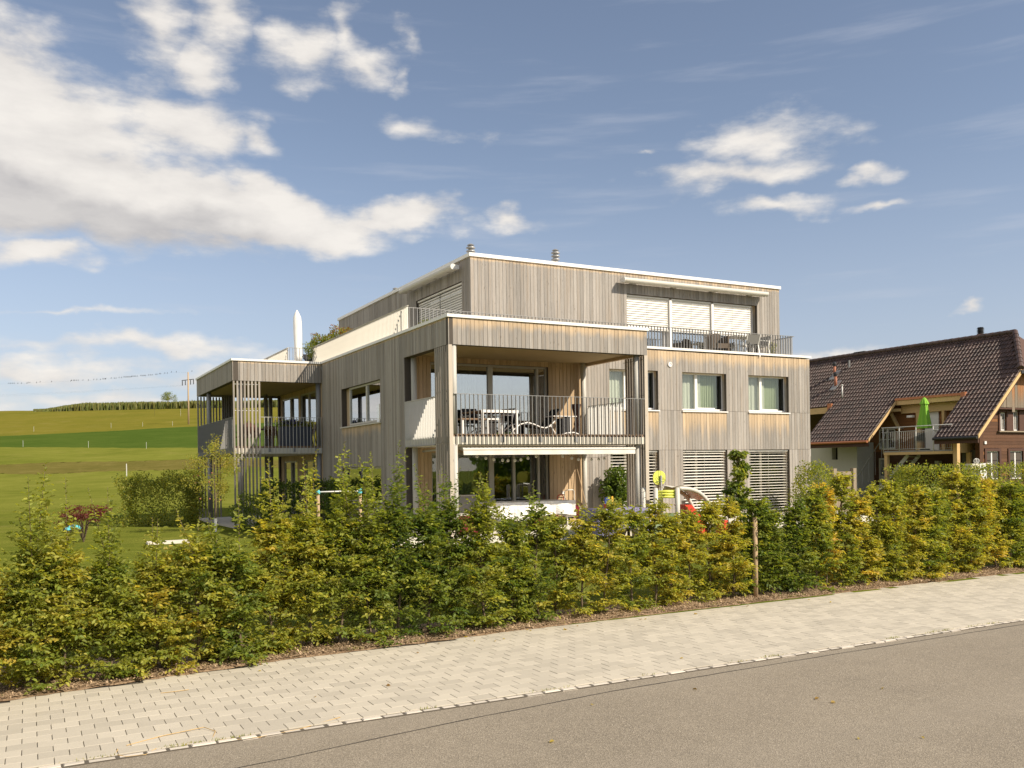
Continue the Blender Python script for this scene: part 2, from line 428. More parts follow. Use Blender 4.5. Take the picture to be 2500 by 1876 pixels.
M['rust'] = plain('rusty_steel', (0.09, 0.035, 0.02), 0.8, scale=20)
M['bulb'] = plain('frosted_bulb', (0.75, 0.72, 0.66), 0.35)
M['straw'] = plain('dry_straw', (0.5, 0.34, 0.14), 0.8)
M['teak'] = plain('teak_wood', (0.23, 0.15, 0.09), 0.7, scale=25)
M['cord'] = plain('dark_cord', (0.06, 0.05, 0.045), 0.8)
M['redcloth'] = plain('red_cloth', (0.2, 0.018, 0.03), 0.8)


# ------------------------------------------------------------------ mesh building
class MB:
    def __init__(s):
        s.v = []; s.f = []; s.a = {'tint': [], 'vt': [], 'fr': []}; s.cur = (0.5, 0.0, 0.0)

    def add(s, vs, fs, vt=None):
        b = len(s.v); s.v += [tuple(p) for p in vs]; s.f += [tuple(i + b for i in f) for f in fs]
        t, v0, fr = s.cur
        s.a['tint'] += [t] * len(vs); s.a['fr'] += [fr] * len(vs)
        s.a['vt'] += list(vt) if vt is not None else [v0] * len(vs)

    def box(s, x0, x1, y0, y1, z0, z1, vt=None):
        vs = [(x0, y0, z0), (x1, y0, z0), (x1, y1, z0), (x0, y1, z0), (x0, y0, z1), (x1, y0, z1), (x1, y1, z1), (x0, y1, z1)]
        s.add(vs, [(3, 2, 1, 0), (4, 5, 6, 7), (0, 1, 5, 4), (1, 2, 6, 5), (2, 3, 7, 6), (3, 0, 4, 7)], vt)
        return s

    def obox(s, c, ax, ay, az, hx, hy, hz):
        c, ax, ay, az = map(Vector, (c, ax, ay, az)); vs = []
        for k in (-1, 1):
            for (i, j) in ((-1, -1), (1, -1), (1, 1), (-1, 1)):
                vs.append(c + ax * hx * i + ay * hy * j + az * hz * k)
        s.add(vs, [(3, 2, 1, 0), (4, 5, 6, 7), (0, 1, 5, 4), (1, 2, 6, 5), (2, 3, 7, 6), (3, 0, 4, 7)])
        return s

    def bar(s, p, q, wx, wy=None, upv=(0, 0, 1)):
        p = Vector(p); q = Vector(q); d = (q - p); L = d.length; d.normalize()
        u = Vector(upv)
        if abs(u.dot(d)) > 0.95: u = Vector((0, 1, 0))
        a = d.cross(u).normalized(); b = a.cross(d)
        return s.obox((p + q) / 2, a, b, d, wx / 2, (wy or wx) / 2, L / 2)

    def tube(s, pts, r, n=8, cap=True):
        pts = [Vector(p) for p in pts]; rs = r if isinstance(r, (list, tuple)) else [r] * len(pts)
        prev = None; vs = []
        for i, p in enumerate(pts):
            d = (pts[min(i + 1, len(pts) - 1)] - pts[max(i - 1, 0)]).normalized()
            if prev is None:
                u = Vector((0, 0, 1)) if abs(d.z) < 0.9 else Vector((1, 0, 0))
                a = d.cross(u).normalized()
            else:
                a = (prev - d * prev.dot(d)).normalized()
            prev = a; b = d.cross(a)
            for k in range(n):
                t = 2 * math.pi * k / n
                vs.append(p + (a * math.cos(t) + b * math.sin(t)) * rs[i])
        fs = []
        for i in range(len(pts) - 1):
            for k in range(n):
                k2 = (k + 1) % n
                fs.append((i * n + k, i * n + k2, (i + 1) * n + k2, (i + 1) * n + k))
        if cap:
            fs.append(tuple(range(n - 1, -1, -1))); fs.append(tuple((len(pts) - 1) * n + k for k in range(n)))
        s.add(vs, fs)
        return s

    def lathe(s, c, prof, n=16):
        cx, cy, cz = c; vs = []; fs = []
        for (r, z) in prof:
            for k in range(n):
                t = 2 * math.pi * k / n
                vs.append((cx + r * math.cos(t), cy + r * math.sin(t), cz + z))
        for i in range(len(prof) - 1):
            for k in range(n):
                k2 = (k + 1) % n
                fs.append((i * n + k, i * n + k2, (i + 1) * n + k2, (i + 1) * n + k))
        fs.append(tuple(range(n - 1, -1, -1))); fs.append(tuple((len(prof) - 1) * n + k for k in range(n)))
        s.add(vs, fs)
        return s

    def prism(s, poly, d):
        """extrude a 3-D polygon along d"""
        d = Vector(d); n = len(poly); vs = [Vector(p) for p in poly] + [Vector(p) + d for p in poly]
        fs = [tuple(range(n - 1, -1, -1)), tuple(range(n, 2 * n))] + [(i, (i + 1) % n, n + (i + 1) % n, n + i) for i in range(n)]
        s.add(vs, fs)
        return s

    def grid(s, fn, nu, nv):
        vs = [fn(i / nu, j / nv) for j in range(nv + 1) for i in range(nu + 1)]
        fs = [(j * (nu + 1) + i, j * (nu + 1) + i + 1, (j + 1) * (nu + 1) + i + 1, (j + 1) * (nu + 1) + i) for j in range(nv) for i in range(nu)]
        s.add(vs, fs)
        return s

    def mesh(s, name, mat, off=(0, 0, 0), smooth=False, attrs=False):
        me = bpy.data.meshes.new(name)
        o = Vector(off)
        me.from_pydata([tuple(Vector(p) - o) for p in s.v], [], s.f)
        if attrs or mat in ATTR:
            for k, vals in s.a.items():
                at = me.attributes.new(k, 'FLOAT', 'POINT'); at.data.foreach_set('value', vals)
        me.materials.append(M[mat] if isinstance(mat, str) else mat)
        if smooth:
            me.polygons.foreach_set('use_smooth', [True] * len(me.polygons))
        me.validate(); me.update()
        return me

    def build(s, name, mat, parent=None, smooth=False, label=None, kind=None):
        """one mesh object; coordinates are world ones unless the parent was made with local=True"""
        off = (0, 0, 0)
        root = parent
        while root is not None and root.parent is not None: root = root.parent
        if root is not None and not root.get('_local'):
            off = root.location
        ob = bpy.data.objects.new(name, s.mesh(name, mat, off, smooth)); C.objects.link(ob)
        if parent is not None: ob.parent = parent
        if label: ob['label'] = label
        if kind: ob['kind'] = kind
        return ob


ATTR = {'board', 'boardf', 'plank', 'gable', 'lath', 'newwood', 'paver', 'cobble', 'chip', 'tile'}


def tag(o, label, cat, group=None):
    o['label'] = label; o['category'] = cat
    if group: o['group'] = group
    return o


def thing(name, label, cat, loc=(0, 0, 0), rotz=0.0, group=None, local=False):
    o = bpy.data.objects.new(name, None); C.objects.link(o)
    o.location = loc; o.rotation_euler = (0, 0, rotz); o.empty_display_size = 0.2
    if local: o['_local'] = 1
    return tag(o, label, cat, group)


def struct(o): o['kind'] = 'structure'; return o


def copy_tree(o, parent=None):
    c = o.copy(); C.objects.link(c)
    if parent is not None: c.parent = parent
    for ch in list(o.children): copy_tree(ch, c)
    return c


def clone(o, parent, loc=(0, 0, 0), scale=None, rot=None):
    c = o.copy(); C.objects.link(c); c.parent = parent; c.location = loc
    if scale: c.scale = scale
    if rot: c.rotation_euler = rot
    return c


# ------------------------------------------------------------------ the ground
TAB = [(0, 0.0), (45, 0.0), (60, 0.75), (75, 1.8), (110, 5.2), (150, 9.0), (170, 11.0), (260, 20.5), (300, 22.1), (360, 21.5), (520, 14.0), (900, 0.0)]
TX = np.array([a for a, b in TAB], float); TZ = np.array([b for a, b in TAB], float)


def sstep(x, a, b):
    t = np.clip((x - a) / (b - a), 0, 1); return t * t * (3 - 2 * t)


def gz(x, y):
    x = np.asarray(x, float); y = np.asarray(y, float)
    dep = x * VX + y * VY; lat = x * RX + y * RY
    h = (np.interp(dep - 4, TX, TZ) + np.interp(dep, TX, TZ) + np.interp(dep + 4, TX, TZ)) / 3
    f = 1 - 0.8 * sstep(lat / np.maximum(dep, 1.0), 0.0, 0.4)
    rise = 0.45 * sstep(y, 12.8, 19.5)
    roll = 0.04 * np.sin(x * 0.35) * np.sin(y * 0.27) * sstep(y, 14, 20)
    return rise + roll + h * f


def gzf(x, y): return float(gz(x, y))


gmb = MB().box(-700, 1400, -600, 1400, -0.35, -0.06)
struct(gmb.build('ground', 'lawn'))


NOJIT = set()


def strip(name, mat, d0f, d1f, nt, nd, t0=-1.5, t1=1.2):
    nt *= 4; ts = np.linspace(t0, t1, nt); jr = np.random.default_rng(3)
    j0 = {}; 
    def jit(f, t):
        return 0.0 if f in NOJIT else 0.35 * math.sin(t * 190 + 3 * math.sin(t * 77)) + 0.25 * math.sin(t * 410 + 1)
    vs = []
    for j in range(nd + 1):
        for t in ts:
            a = d0f(t) + jit(d0f, t); b = d1f(t) + jit(d1f, t); d = a + (b - a) * (j / nd) ** 1.15
            x = d * (VX + t * RX); y = d * (VY + t * RY)
            vs.append((x, y, gzf(x, y)))
    fs = [(j * nt + i, j * nt + i + 1, (j + 1) * nt + i + 1, (j + 1) * nt + i) for j in range(nd) for i in range(nt - 1)]
    mb = MB(); mb.add(vs, fs)
    return struct(mb.build(name, mat, smooth=True))


yline = lambda y0: (lambda t: y0 / (VY + t * RY))
wob = lambda t, a, f: a * math.sin(t * f) + a * 0.5 * math.sin(t * f * 2.7 + 1)
d_lawn = lambda t: 48 + wob(t, 0.6, 9)
d_dit0 = lambda t: 79.5 + wob(t, 1.2, 15)
d_dit1 = lambda t: 89 + wob(t, 1.5, 13)
d_crop0 = lambda t: 113 + (t + 0.567) * -30 + wob(t, 0.4, 31)
d_crop1 = lambda t: 139 + max(-0.3, min(0.5, (t + 0.567))) * 105 + wob(t, 0.8, 17)
yl = yline(12.15); dfar = lambda t: 900; NOJIT |= {yl, dfar}
strip('lawn', 'lawn', yl, d_lawn, 60, 60)
strip('meadow', 'meadow', d_lawn, d_dit0, 80, 16)
strip('ditch_verge', 'verge', d_dit0, d_dit1, 120, 4)
strip('upper_meadow', 'meadow', d_dit1, d_crop0, 80, 12)
strip('crop_field', 'crop', d_crop0, d_crop1, 80, 16)
strip('hill_pasture', 'pasture', d_crop1, dfar, 80, 60)

# road, seam line, pavement
seam_pts = [(-60, 7.0), (-12, 7.3), (0, 7.7), (1.97, 7.93), (3.8, 8.2), (5.77, 8.39), (9, 8.46), (13.4, 8.49), (24, 8.5), (120, 8.5)]
road = MB()
road.add([(-120, -8, -0.022), (120, -8, -0.022), (120, 8.66, -0.022), (-120, 8.66, -0.022)], [(0, 1, 2, 3)])
struct(road.build('road', 'asphalt'))
sm = MB()
seam = []
for i in range(len(seam_pts) - 1):
    (xa, ya), (xb, yb) = seam_pts[i], seam_pts[i + 1]
    n = max(2, min(60, int((xb - xa) / 0.25)))
    for j in range(n):
        t = j / n; seam.append((xa + (xb - xa) * t, ya + (yb - ya) * t + R.uniform(-.006, .006)))
vs = []
for (x, y) in seam:
    h = 0.007 + R.uniform(-.002, .004)
    vs += [(x, y - h, -0.018), (x, y + h, -0.018)]
sm.add(vs, [(2 * i, 2 * i + 2, 2 * i + 3, 2 * i + 1) for i in range(len(seam) - 1)])
struct(sm.build('road_seam', 'seam'))


def back_edge(x):
    return float(np.interp(x, [-30, -0.3, 3.0, 8.44, 19.6, 40], [10.2, 11.49, 11.97, 12.26, 12.37, 12.5]))


bed = MB(); bed.box(-60, 90, 8.66, 12.16, -0.10, -0.012)
pavement = struct(bed.build('pavement', 'sand'))


def cam_px(x, y, z):
    p = Vector((x, y, z - CAMZ)); d = p.dot(fw)
    return (1250 + 2204.8 * p.dot(r3) / d, 1141.1 - 2204.8 * p.dot(u3) / d, d)


stones = []
for r in range(19):
    yc = 8.855 + r * 0.2
    for i in range(-30, 150):
        x = i * 0.2525 + (0.126 if r % 2 else 0) + 0.05
        if yc + 0.05 > back_edge(x): continue
        u, v, d = cam_px(x, yc, 0) if x * VX + yc * VY > 1 else (-999, 0, 1)
        vis = -80 < u < 2560 and v < 1900
        stones.append((0 if vis else 1, d, x, yc))
stones.sort()


def add_paver(mb, x, y, c=(0, 0, 0)):
    """one concrete paver with a chamfered top"""
    mb.cur = (R.random() ** 0.7 if R.random() < .9 else 0.0, 0, 0)
    j = R.uniform(-0.0016, 0.0016); a = R.uniform(-0.004, 0.004)
    hx, hy, ch = 0.1233, 0.0996, 0.0025
    def ring(o, z): return [(x + sx * (hx - o) - sy * a * hy, y + sy * (hy - o) + sx * a * hx, z) for sx, sy in ((-1, -1), (1, -1), (1, 1), (-1, 1))]
    vs = ring(0, -0.03) + ring(0, j - ch) + ring(ch, j)
    fs = [(8, 9, 10, 11)]
    for k in range(2):
        for i in range(4):
            i2 = (i + 1) % 4; fs.append((k * 4 + i, k * 4 + i2, k * 4 + 4 + i2, k * 4 + 4 + i))
    mb.add(vs, fs)


rest = MB()
for k, (o, d, x, y) in enumerate(stones):
    if k < 300:
        mb = MB(); add_paver(mb, x, y); mb.build('paver', 'paver', pavement)
    else:
        add_paver(rest, x, y)
rest.build('pavers', 'paver', pavement, kind='stuff')

kerb = MB().box(-60, 90, 8.655, 8.76, -0.12, -0.03)
kerb = struct(kerb.build('kerb', 'sand'))
x = -3.0; cobs = []
while x < 45:
    L = R.uniform(0.16, 0.24); cobs.append((x, L)); x += L + R.uniform(0.006, 0.02)
cobs_mb = MB(); nb = 0
for (x, L) in cobs:
    mb = MB() if nb < 170 else cobs_mb
    mb.cur = (R.random(), 0, 0); z = R.uniform(-0.012, -0.002); y0 = 8.662 + R.uniform(-.006, .006); y1 = 8.752 + R.uniform(-.008, .004)
    c = 0.014
    def ring(o, zz): return [(x + o + R.uniform(-.004, .004), y0 + o, zz), (x + L - o, y0 + o + R.uniform(-.004, .004), zz), (x + L - o + R.uniform(-.004, .004), y1 - o, zz), (x + o, y1 - o + R.uniform(-.004, .004), zz)]
    vs = ring(0, -0.06) + ring(0, z - c) + ring(c, z)
    mb.add(vs, [(8, 9, 10, 11)] + [(k * 4 + i, k * 4 + (i + 1) % 4, k * 4 + 4 + (i + 1) % 4, k * 4 + 4 + i) for k in range(2) for i in range(4)])
    if mb is not cobs_mb: mb.build('cobble', 'cobble', kerb)
    nb += 1
if cobs_mb.v: cobs_mb.build('cobbles', 'cobble', kerb, kind='stuff')

# planting strip of bark mulch behind the pavement
mul = MB()
xs = list(np.arange(-14, 48, 0.12))
vs = []
for x in xs:
    e = back_edge(x) + R.uniform(-0.05, 0.03)
    for (yy, zz) in ((e - 0.03, 0.002), (e + 0.06, 0.02 + R.uniform(0, .015)), (e + 0.5, 0.04 + R.uniform(0, .02)), (13.25, gzf(x, 13.25) + 0.03), (13.6, gzf(x, 13.6) - 0.02)):
        vs.append((x, yy, zz))
mul.add(vs, [(i * 5 + k, (i + 1) * 5 + k, (i + 1) * 5 + k + 1, i * 5 + k + 1) for i in range(len(xs) - 1) for k in range(4)])
struct(mul.build('planting_strip', 'mulch', smooth=True))


# ------------------------------------------------------------------ leaves
def np_mesh(name, V, F, mat, cols=None, tint=None, smooth=False):
    """V (n,3), F (m,k) numpy -> mesh"""
    me = bpy.data.meshes.new(name)
    n = len(V); m, k = F.shape
    me.vertices.add(n); me.vertices.foreach_set('co', np.ascontiguousarray(V, np.float32).ravel())
    me.loops.add(m * k); me.loops.foreach_set('vertex_index', np.ascontiguousarray(F, np.int32).ravel())
    me.polygons.add(m); me.polygons.foreach_set('loop_start', np.arange(0, m * k, k, dtype=np.int32))
    if cols is not None:
        at = me.attributes.new('col', 'FLOAT_COLOR', 'POINT')
        c4 = np.ones((n, 4), np.float32); c4[:, :3] = cols; at.data.foreach_set('color', c4.ravel())
    if tint is not None:
        at = me.attributes.new('tint', 'FLOAT', 'POINT'); at.data.foreach_set('value', np.asarray(tint, np.float32))
    if smooth: me.polygons.foreach_set('use_smooth', np.ones(m, bool))
    me.materials.append(M[mat]); me.update(calc_edges=True)
    return me


def unit(a): return a / np.maximum(np.linalg.norm(a, axis=-1, keepdims=True), 1e-9)


def leaf_mesh(name, Pb, A, N, L, Wd, cols, mat='leaf', fold=0.25):
    """folded pointed oval leaves: 6 verts, 2 quads each"""
    n = len(Pb); A = unit(A); N = unit(N - A * np.sum(N * A, 1, keepdims=True)); Sd = np.cross(A, N)
    L = L[:, None]; Wd = Wd[:, None]
    curl = -N * L * 0.12
    v = np.stack([Pb,
                  Pb + A * L * 0.30 + Sd * Wd * 0.48 + N * Wd * fold,
                  Pb + A * L * 0.68 + Sd * Wd * 0.38 + N * Wd * fold * 0.6,
                  Pb + A * L + curl,
                  Pb + A * L * 0.68 - Sd * Wd * 0.38 + N * Wd * fold * 0.6,
                  Pb + A * L * 0.30 - Sd * Wd * 0.48 + N * Wd * fold], 1).reshape(-1, 3)
    b = (np.arange(n) * 6)[:, None]
    F = np.concatenate([b + np.array([[0, 1, 2, 3]]), b + np.array([[0, 3, 4, 5]])], 0)
    return np_mesh(name, v, F, mat, np.repeat(cols, 6, 0))


PAL = np.array([[0.070, 0.118, 0.020], [0.170, 0.212, 0.034], [0.285, 0.295, 0.050], [0.42, 0.355, 0.064], [0.50, 0.37, 0.075], [0.30, 0.17, 0.06]])


def pal(h):
    """0 deep green .. 1 yellow .. 1.25 brown"""
    x = np.clip(h, 0, 1.2499) * 4; i = x.astype(int); f = (x - i)[:, None]
    return PAL[i] * (1 - f) + PAL[np.minimum(i + 1, 5)] * f


def link(me, name, parent=None):
    o = bpy.data.objects.new(name, me); C.objects.link(o)
    if parent is not None: o.parent = parent
    return o


def shrub(rng, H, width, nb, leafL, hue, shoots=2, shoot_len=0.6, bare=0.1, zc=0.55, twig=(0.1, 0.24)):
    """hornbeam whip: stem, side branches, twigs and leaves; returns stem mesh builder and leaf arrays"""
    st = MB(); Ps = []; As = []; Ns = []; Ls = []; Hs = []
    lean = rng.normal(0, 0.05, 2)
    ax = lambda z: np.array([lean[0] * z + 0.03 * math.sin(z * 4 + lean[0] * 90), lean[1] * z + 0.03 * math.cos(z * 3 + lean[1] * 70), z])
    st.tube([ax(z) for z in np.linspace(0, H, 7)], [0.022 * (1 - 0.8 * i / 6) for i in range(7)], 5)

    def sprig(p, d, ln, hb, stepd, big=1.0):
        """leaves in two rows along one twig"""
        m = max(2, int(ln / stepd))
        t = (np.arange(m) + rng.random(m) * 0.5) / m
        droop = np.array([0, 0, -1.0])
        pts = p + np.outer(t * ln, d) + np.outer(t * t * ln * 0.15, droop)
        side = np.cross(d, [0, 0, 1.0]); nn = np.linalg.norm(side)
        side = side / nn if nn > 0.15 else unit(rng.normal(size=3))
        upn = np.cross(side, d)
        sg = np.where(np.arange(m) % 2 == 0, 1.0, -1.0)[:, None]
        A = d * 0.62 + side * sg * 0.75 + rng.normal(0, 0.28, (m, 3)); A[:, 2] -= 0.18
        N = upn + rng.normal(0, 0.42, (m, 3)) + np.array([0.12, -0.22, 0.2])
        Ps.append(pts); As.append(A); Ns.append(N)
        Ls.append(leafL * big * rng.uniform(0.45, 1.25, m)); Hs.append(np.full(m, hb) + rng.normal(0, 0.07, m))

    for b in range(nb):
        z = H * (bare / H + (1 - bare / H) * rng.random() ** 0.92)
        rr = width * (1.0 - 0.72 * max(0, z / H - zc) / (1 - zc)) * rng.uniform(0.55, 1.15)
        a = rng.uniform(0, 2 * math.pi); e = rng.uniform(0.05, 0.95)
        d = np.array([math.cos(a) * math.cos(e) * 1.15, math.sin(a) * math.cos(e) * 0.9, math.sin(e) * 0.9]); d /= np.linalg.norm(d)
        if z < 0.25: d[2] = abs(d[2]) * 0.4
        p0 = ax(z); ln = rr
        st.tube([p0, p0 + d * ln * 0.55, p0 + d * ln + np.array([0, 0, -0.04 * ln])], [0.007, 0.005, 0.002], 3, cap=False)
        hb = hue + rng.normal(0, 0.12)
        sprig(p0 + d * ln * 0.3, d, ln * 0.74, hb, 0.030)
        for tt in np.arange(0.18, 0.98, 0.125):
            q = p0 + d * ln * tt
            for sg in (-1, 1):
                if rng.random() < 0.14: continue
                sd = np.cross(d, [0, 0, 1.0]) * sg
                d2 = unit(d * 0.7 + sd * 0.8 + rng.normal(0, 0.28, 3))
                sprig(q, d2, rng.uniform(*twig), hb + rng.normal(0, 0.05), 0.029)
    for s_ in range(shoots):
        ln = shoot_len * rng.uniform(0.6, 1.1)
        p0 = ax(H * rng.uniform(0.74, 0.96)) + np.append(rng.normal(0, 0.07, 2), 0)
        d = unit(np.array([rng.normal(0, 0.13), rng.normal(0, 0.13), 1.0]))
        st.tube([p0, p0 + d * ln * 0.5, p0 + d * ln], [0.006, 0.004, 0.002], 3, cap=False)
        hb = hue - 0.02 + rng.normal(0, 0.05)
        m = int(ln / 0.029); wide = rng.uniform(0.2, 0.42)
        an = rng.uniform(0, 6.28)
        for i in range(m):
            t = i / m; an += 2.4 + rng.normal(0, .4)
            sd = unit(np.array([math.cos(an), math.sin(an), 0.55 + 0.5 * rng.random()]))
            side = wide * (1 - t) ** 0.8 * rng.uniform(.5, 1.2)
            q = p0 + d * ln * t
            if side > 0.07:
                sprig(q, sd, side, hb, 0.028, 1.1)
                if side > 0.2: sprig(q + sd * side * .4, unit(sd + rng.normal(0, .5, 3)), side * .5, hb, 0.036, 1.05)
            else:
                Ps.append(q[None]); As.append(sd[None]); Ns.append((np.array([-sd[0], -sd[1], 0.9]) + rng.normal(0, .3, 3))[None])
                Ls.append(np.array([leafL * rng.uniform(0.65, 1.1) * (1 - 0.25 * t)])); Hs.append(np.array([hb + rng.normal(0, .05)]))
    Pn = np.concatenate(Ps); An = np.concatenate(As); Nn = np.concatenate(Ns); Ln = np.concatenate(Ls); Hn = np.concatenate(Hs)
    k = Pn[:, 2] > 0.01
    Pn, An, Nn, Ln, Hn = Pn[k], An[k], Nn[k], Ln[k], Hn[k]
    col = pal(Hn) * rng.uniform(0.75, 1.25, (len(Hn), 1))
    return st, Pn, An, Nn, Ln, col


# ------------------------------------------------------------------ the apartment house
X0, Y0, XB, Y1, XE = 9.70, 21.46, 16.09, 24.68, 26.05      # west wall, loggia front, loggia east side, south wall, east end
YB = 24.70                                                # loggia back wall
X2, Y2, XE2, YN2 = 12.46, 25.80, 25.68, 39.5              # attic
XP, YP, YPN = 6.47, 32.93, 40.6                           # pavilion at the west
ZT, ZF, ZC, ZS, ZK = 0.70, 5.73, 5.82, 3.12, 3.40         # terrace, fascia bottom, ceiling, slab bottom, deck
ZCAP, ZROOF, ZA = 6.52, 6.42, 9.32
house = thing('apartment_house', 'modern flat roofed apartment house clad in weathered vertical timber boards', 'apartment house', (X0, Y0, 0))


def P3(pl, y, u, z, o):
    """plane 'S' (faces -Y at y) or 'W' (faces -X at x=y); o = outward offset"""
    return (u, y - o, z) if pl == 'S' else (y - o, u, z)


def pbox(mb, pl, y, u0, u1, z0, z1, o0, o1, vt=None):
    if pl == 'S': return mb.box(u0, u1, y - o1, y - o0, z0, z1, vt)
    return mb.box(y - o1, y - o0, u0, u1, z0, z1, vt)


def cut(z0, z1, hs):
    iv = [(z0, z1)]
    for (a, b) in hs:
        nv = []
        for (p, q) in iv:
            if b <= p or a >= q: nv.append((p, q)); continue
            if a > p: nv.append((p, a))
            if b < q: nv.append((b, q))
        iv = nv
    return iv


BOARDS = []      # (size, mb, parent) - sorted later, the 300 largest become parts


def facade(name, pl, y, u0, u1, z0, z1, holes=(), pitch=0.128, thick=0.12, rev=0.28, mat='board',
           fr_top=0.28, fr_hole=0.8, fr_all=None, breaks=(), label=None):
    core = MB()
    ed = sorted({u0, u1} | {h[0] for h in holes if u0 < h[0] < u1} | {h[1] for h in holes if u0 < h[1] < u1})
    for a, b in zip(ed[:-1], ed[1:]):
        for (p, q) in cut(z0, z1, [(h[2], h[3]) for h in holes if h[0] < b - 1e-4 and h[1] > a + 1e-4]):
            pbox(core, pl, y, a, b, p, q, -thick, -0.026)
    wall = core.build(name, 'wall', house, label=label)
    g = sorted(set(ed)); lines = []
    for a, b in zip(g[:-1], g[1:]):
        n = max(1, round((b - a) / pitch)); lines += [a + (b - a) * i / n for i in range(n)]
    lines.append(u1)
    for a, b in zip(lines[:-1], lines[1:]):
        hs = [h for h in holes if h[0] < b - 1e-3 and h[1] > a + 1e-3]
        ivs = []
        for (p, q) in cut(z0, z1, [(h[2], h[3]) for h in hs]):
            for br in sorted(breaks):
                if p + 0.3 < br < q - 0.3: ivs.append((p, br - 0.002)); p = br + 0.002
            ivs.append((p, q))
        for (p, q) in ivs:
            mb = MB()
            under = any(abs(q - h[2]) < 0.02 for h in hs)
            fr = fr_all if fr_all is not None else (fr_hole if under else (fr_top if abs(q - z1) < 0.02 else 0.0))
            mb.cur = (R.random(), 0, fr * R.uniform(0.75, 1.25))
            o = R.uniform(-0.004, 0.003); L = q - p
            gp = 0.005
            pbox(mb, pl, y, a + gp, b - gp, p + 0.002, q - 0.002, -0.0255, o, [L] * 4 + [0.0] * 4)
            c = P3(pl, y, (a + b) / 2, (p + q) / 2, 0)
            dep = c[0] * VX + c[1] * VY
            BOARDS.append(((b - a) * L / dep ** 2 * (1 if pl == 'S' else 0.45), mb, wall, 'boardf' if fr_all else 'board'))
    return wall


def reveal(pl, y, h, depth, wood=True, bottom=False):
    """timber lining of an opening"""
    mb = MB(); mb.cur = (0.45, 0, 0.25)
    u0, u1, z0, z1 = h
    t = 0.02
    pbox(mb, pl, y, u1 + 0.001, u1 + t, z0, z1, -depth, -0.03, [1.2] * 4 + [0] * 4)
    pbox(mb, pl, y, u0 - t, u0 - 0.001, z0, z1, -depth, -0.03, [1.2] * 4 + [0] * 4)
    pbox(mb, pl, y, u0 - t, u1 + t, z1 + 0.001, z1 + t, -depth, -0.03)
    if bottom: pbox(mb, pl, y, u0 - t, u1 + t, z0 - t, z0 - 0.001, -depth, -0.03)
    return mb


def folds(mb, pl, y, u0, u1, z0, z1, o, n=9, amp=0.035, seed=0):
    r = random.Random(seed); ph = r.uniform(0, 6)
    def fn(a, b):
        u = u0 + (u1 - u0) * a
        k = amp * (0.75 + 0.25 * math.sin(a * 5 + ph)) * (math.sin(a * n * 6.283 + 1.4 * math.sin(a * 7 + ph) + 0.5 * b) + 0.35 * math.sin(a * n * 14.1 + ph))
        return P3(pl, y, u, z1 + (z0 - z1) * b, o + k * (0.6 + 0.4 * b))
    mb.grid(fn, n * 10, 6)
    return mb


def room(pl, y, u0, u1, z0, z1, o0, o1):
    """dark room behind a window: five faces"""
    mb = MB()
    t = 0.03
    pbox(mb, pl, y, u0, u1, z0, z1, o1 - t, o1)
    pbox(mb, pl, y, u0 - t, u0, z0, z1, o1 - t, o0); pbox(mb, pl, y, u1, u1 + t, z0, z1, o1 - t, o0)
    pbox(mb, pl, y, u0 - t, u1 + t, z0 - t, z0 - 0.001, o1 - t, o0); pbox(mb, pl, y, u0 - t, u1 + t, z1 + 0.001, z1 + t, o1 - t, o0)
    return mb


def frame(mb, pl, y, u0, u1, z0, z1, o, w=0.06, d=0.06):
    pbox(mb, pl, y, u0, u0 + w, z0, z1, o - d, o); pbox(mb, pl, y, u1 - w, u1, z0, z1, o - d, o)
    pbox(mb, pl, y, u0 + w, u1 - w, z1 - w, z1, o - d, o); pbox(mb, pl, y, u0 + w, u1 - w, z0, z0 + w, o - d, o)
    return mb


# ---- south wall with its window openings
W1 = [(16.95, 18.94), (19.98, 21.96), (23.0, 24.97)]
holesS = [(a, b, 4.37, 5.70) for a, b in W1] + [(a, b, ZT + 0.02, 3.01) for a, b in W1]
facade('south_wall', 'S', Y1, 15.86, XE, ZT - 0.25, 6.40, holesS, breaks=(3.01, 4.37), fr_top=0.42, fr_hole=0.85)
facade('east_wall_edge', 'S', Y1 + 0.03, XE - 0.03, XE, ZT - 0.25, 6.38, (), pitch=0.1)
core = MB().box(XE - 0.14, XE - 0.01, Y1 + 0.05, 40.5, 0.2, 6.40).box(X0 + 0.2, XE - 0.2, 40.3, 40.5, 0.2, 6.4)
core.build('rear_wall', 'wall', house)

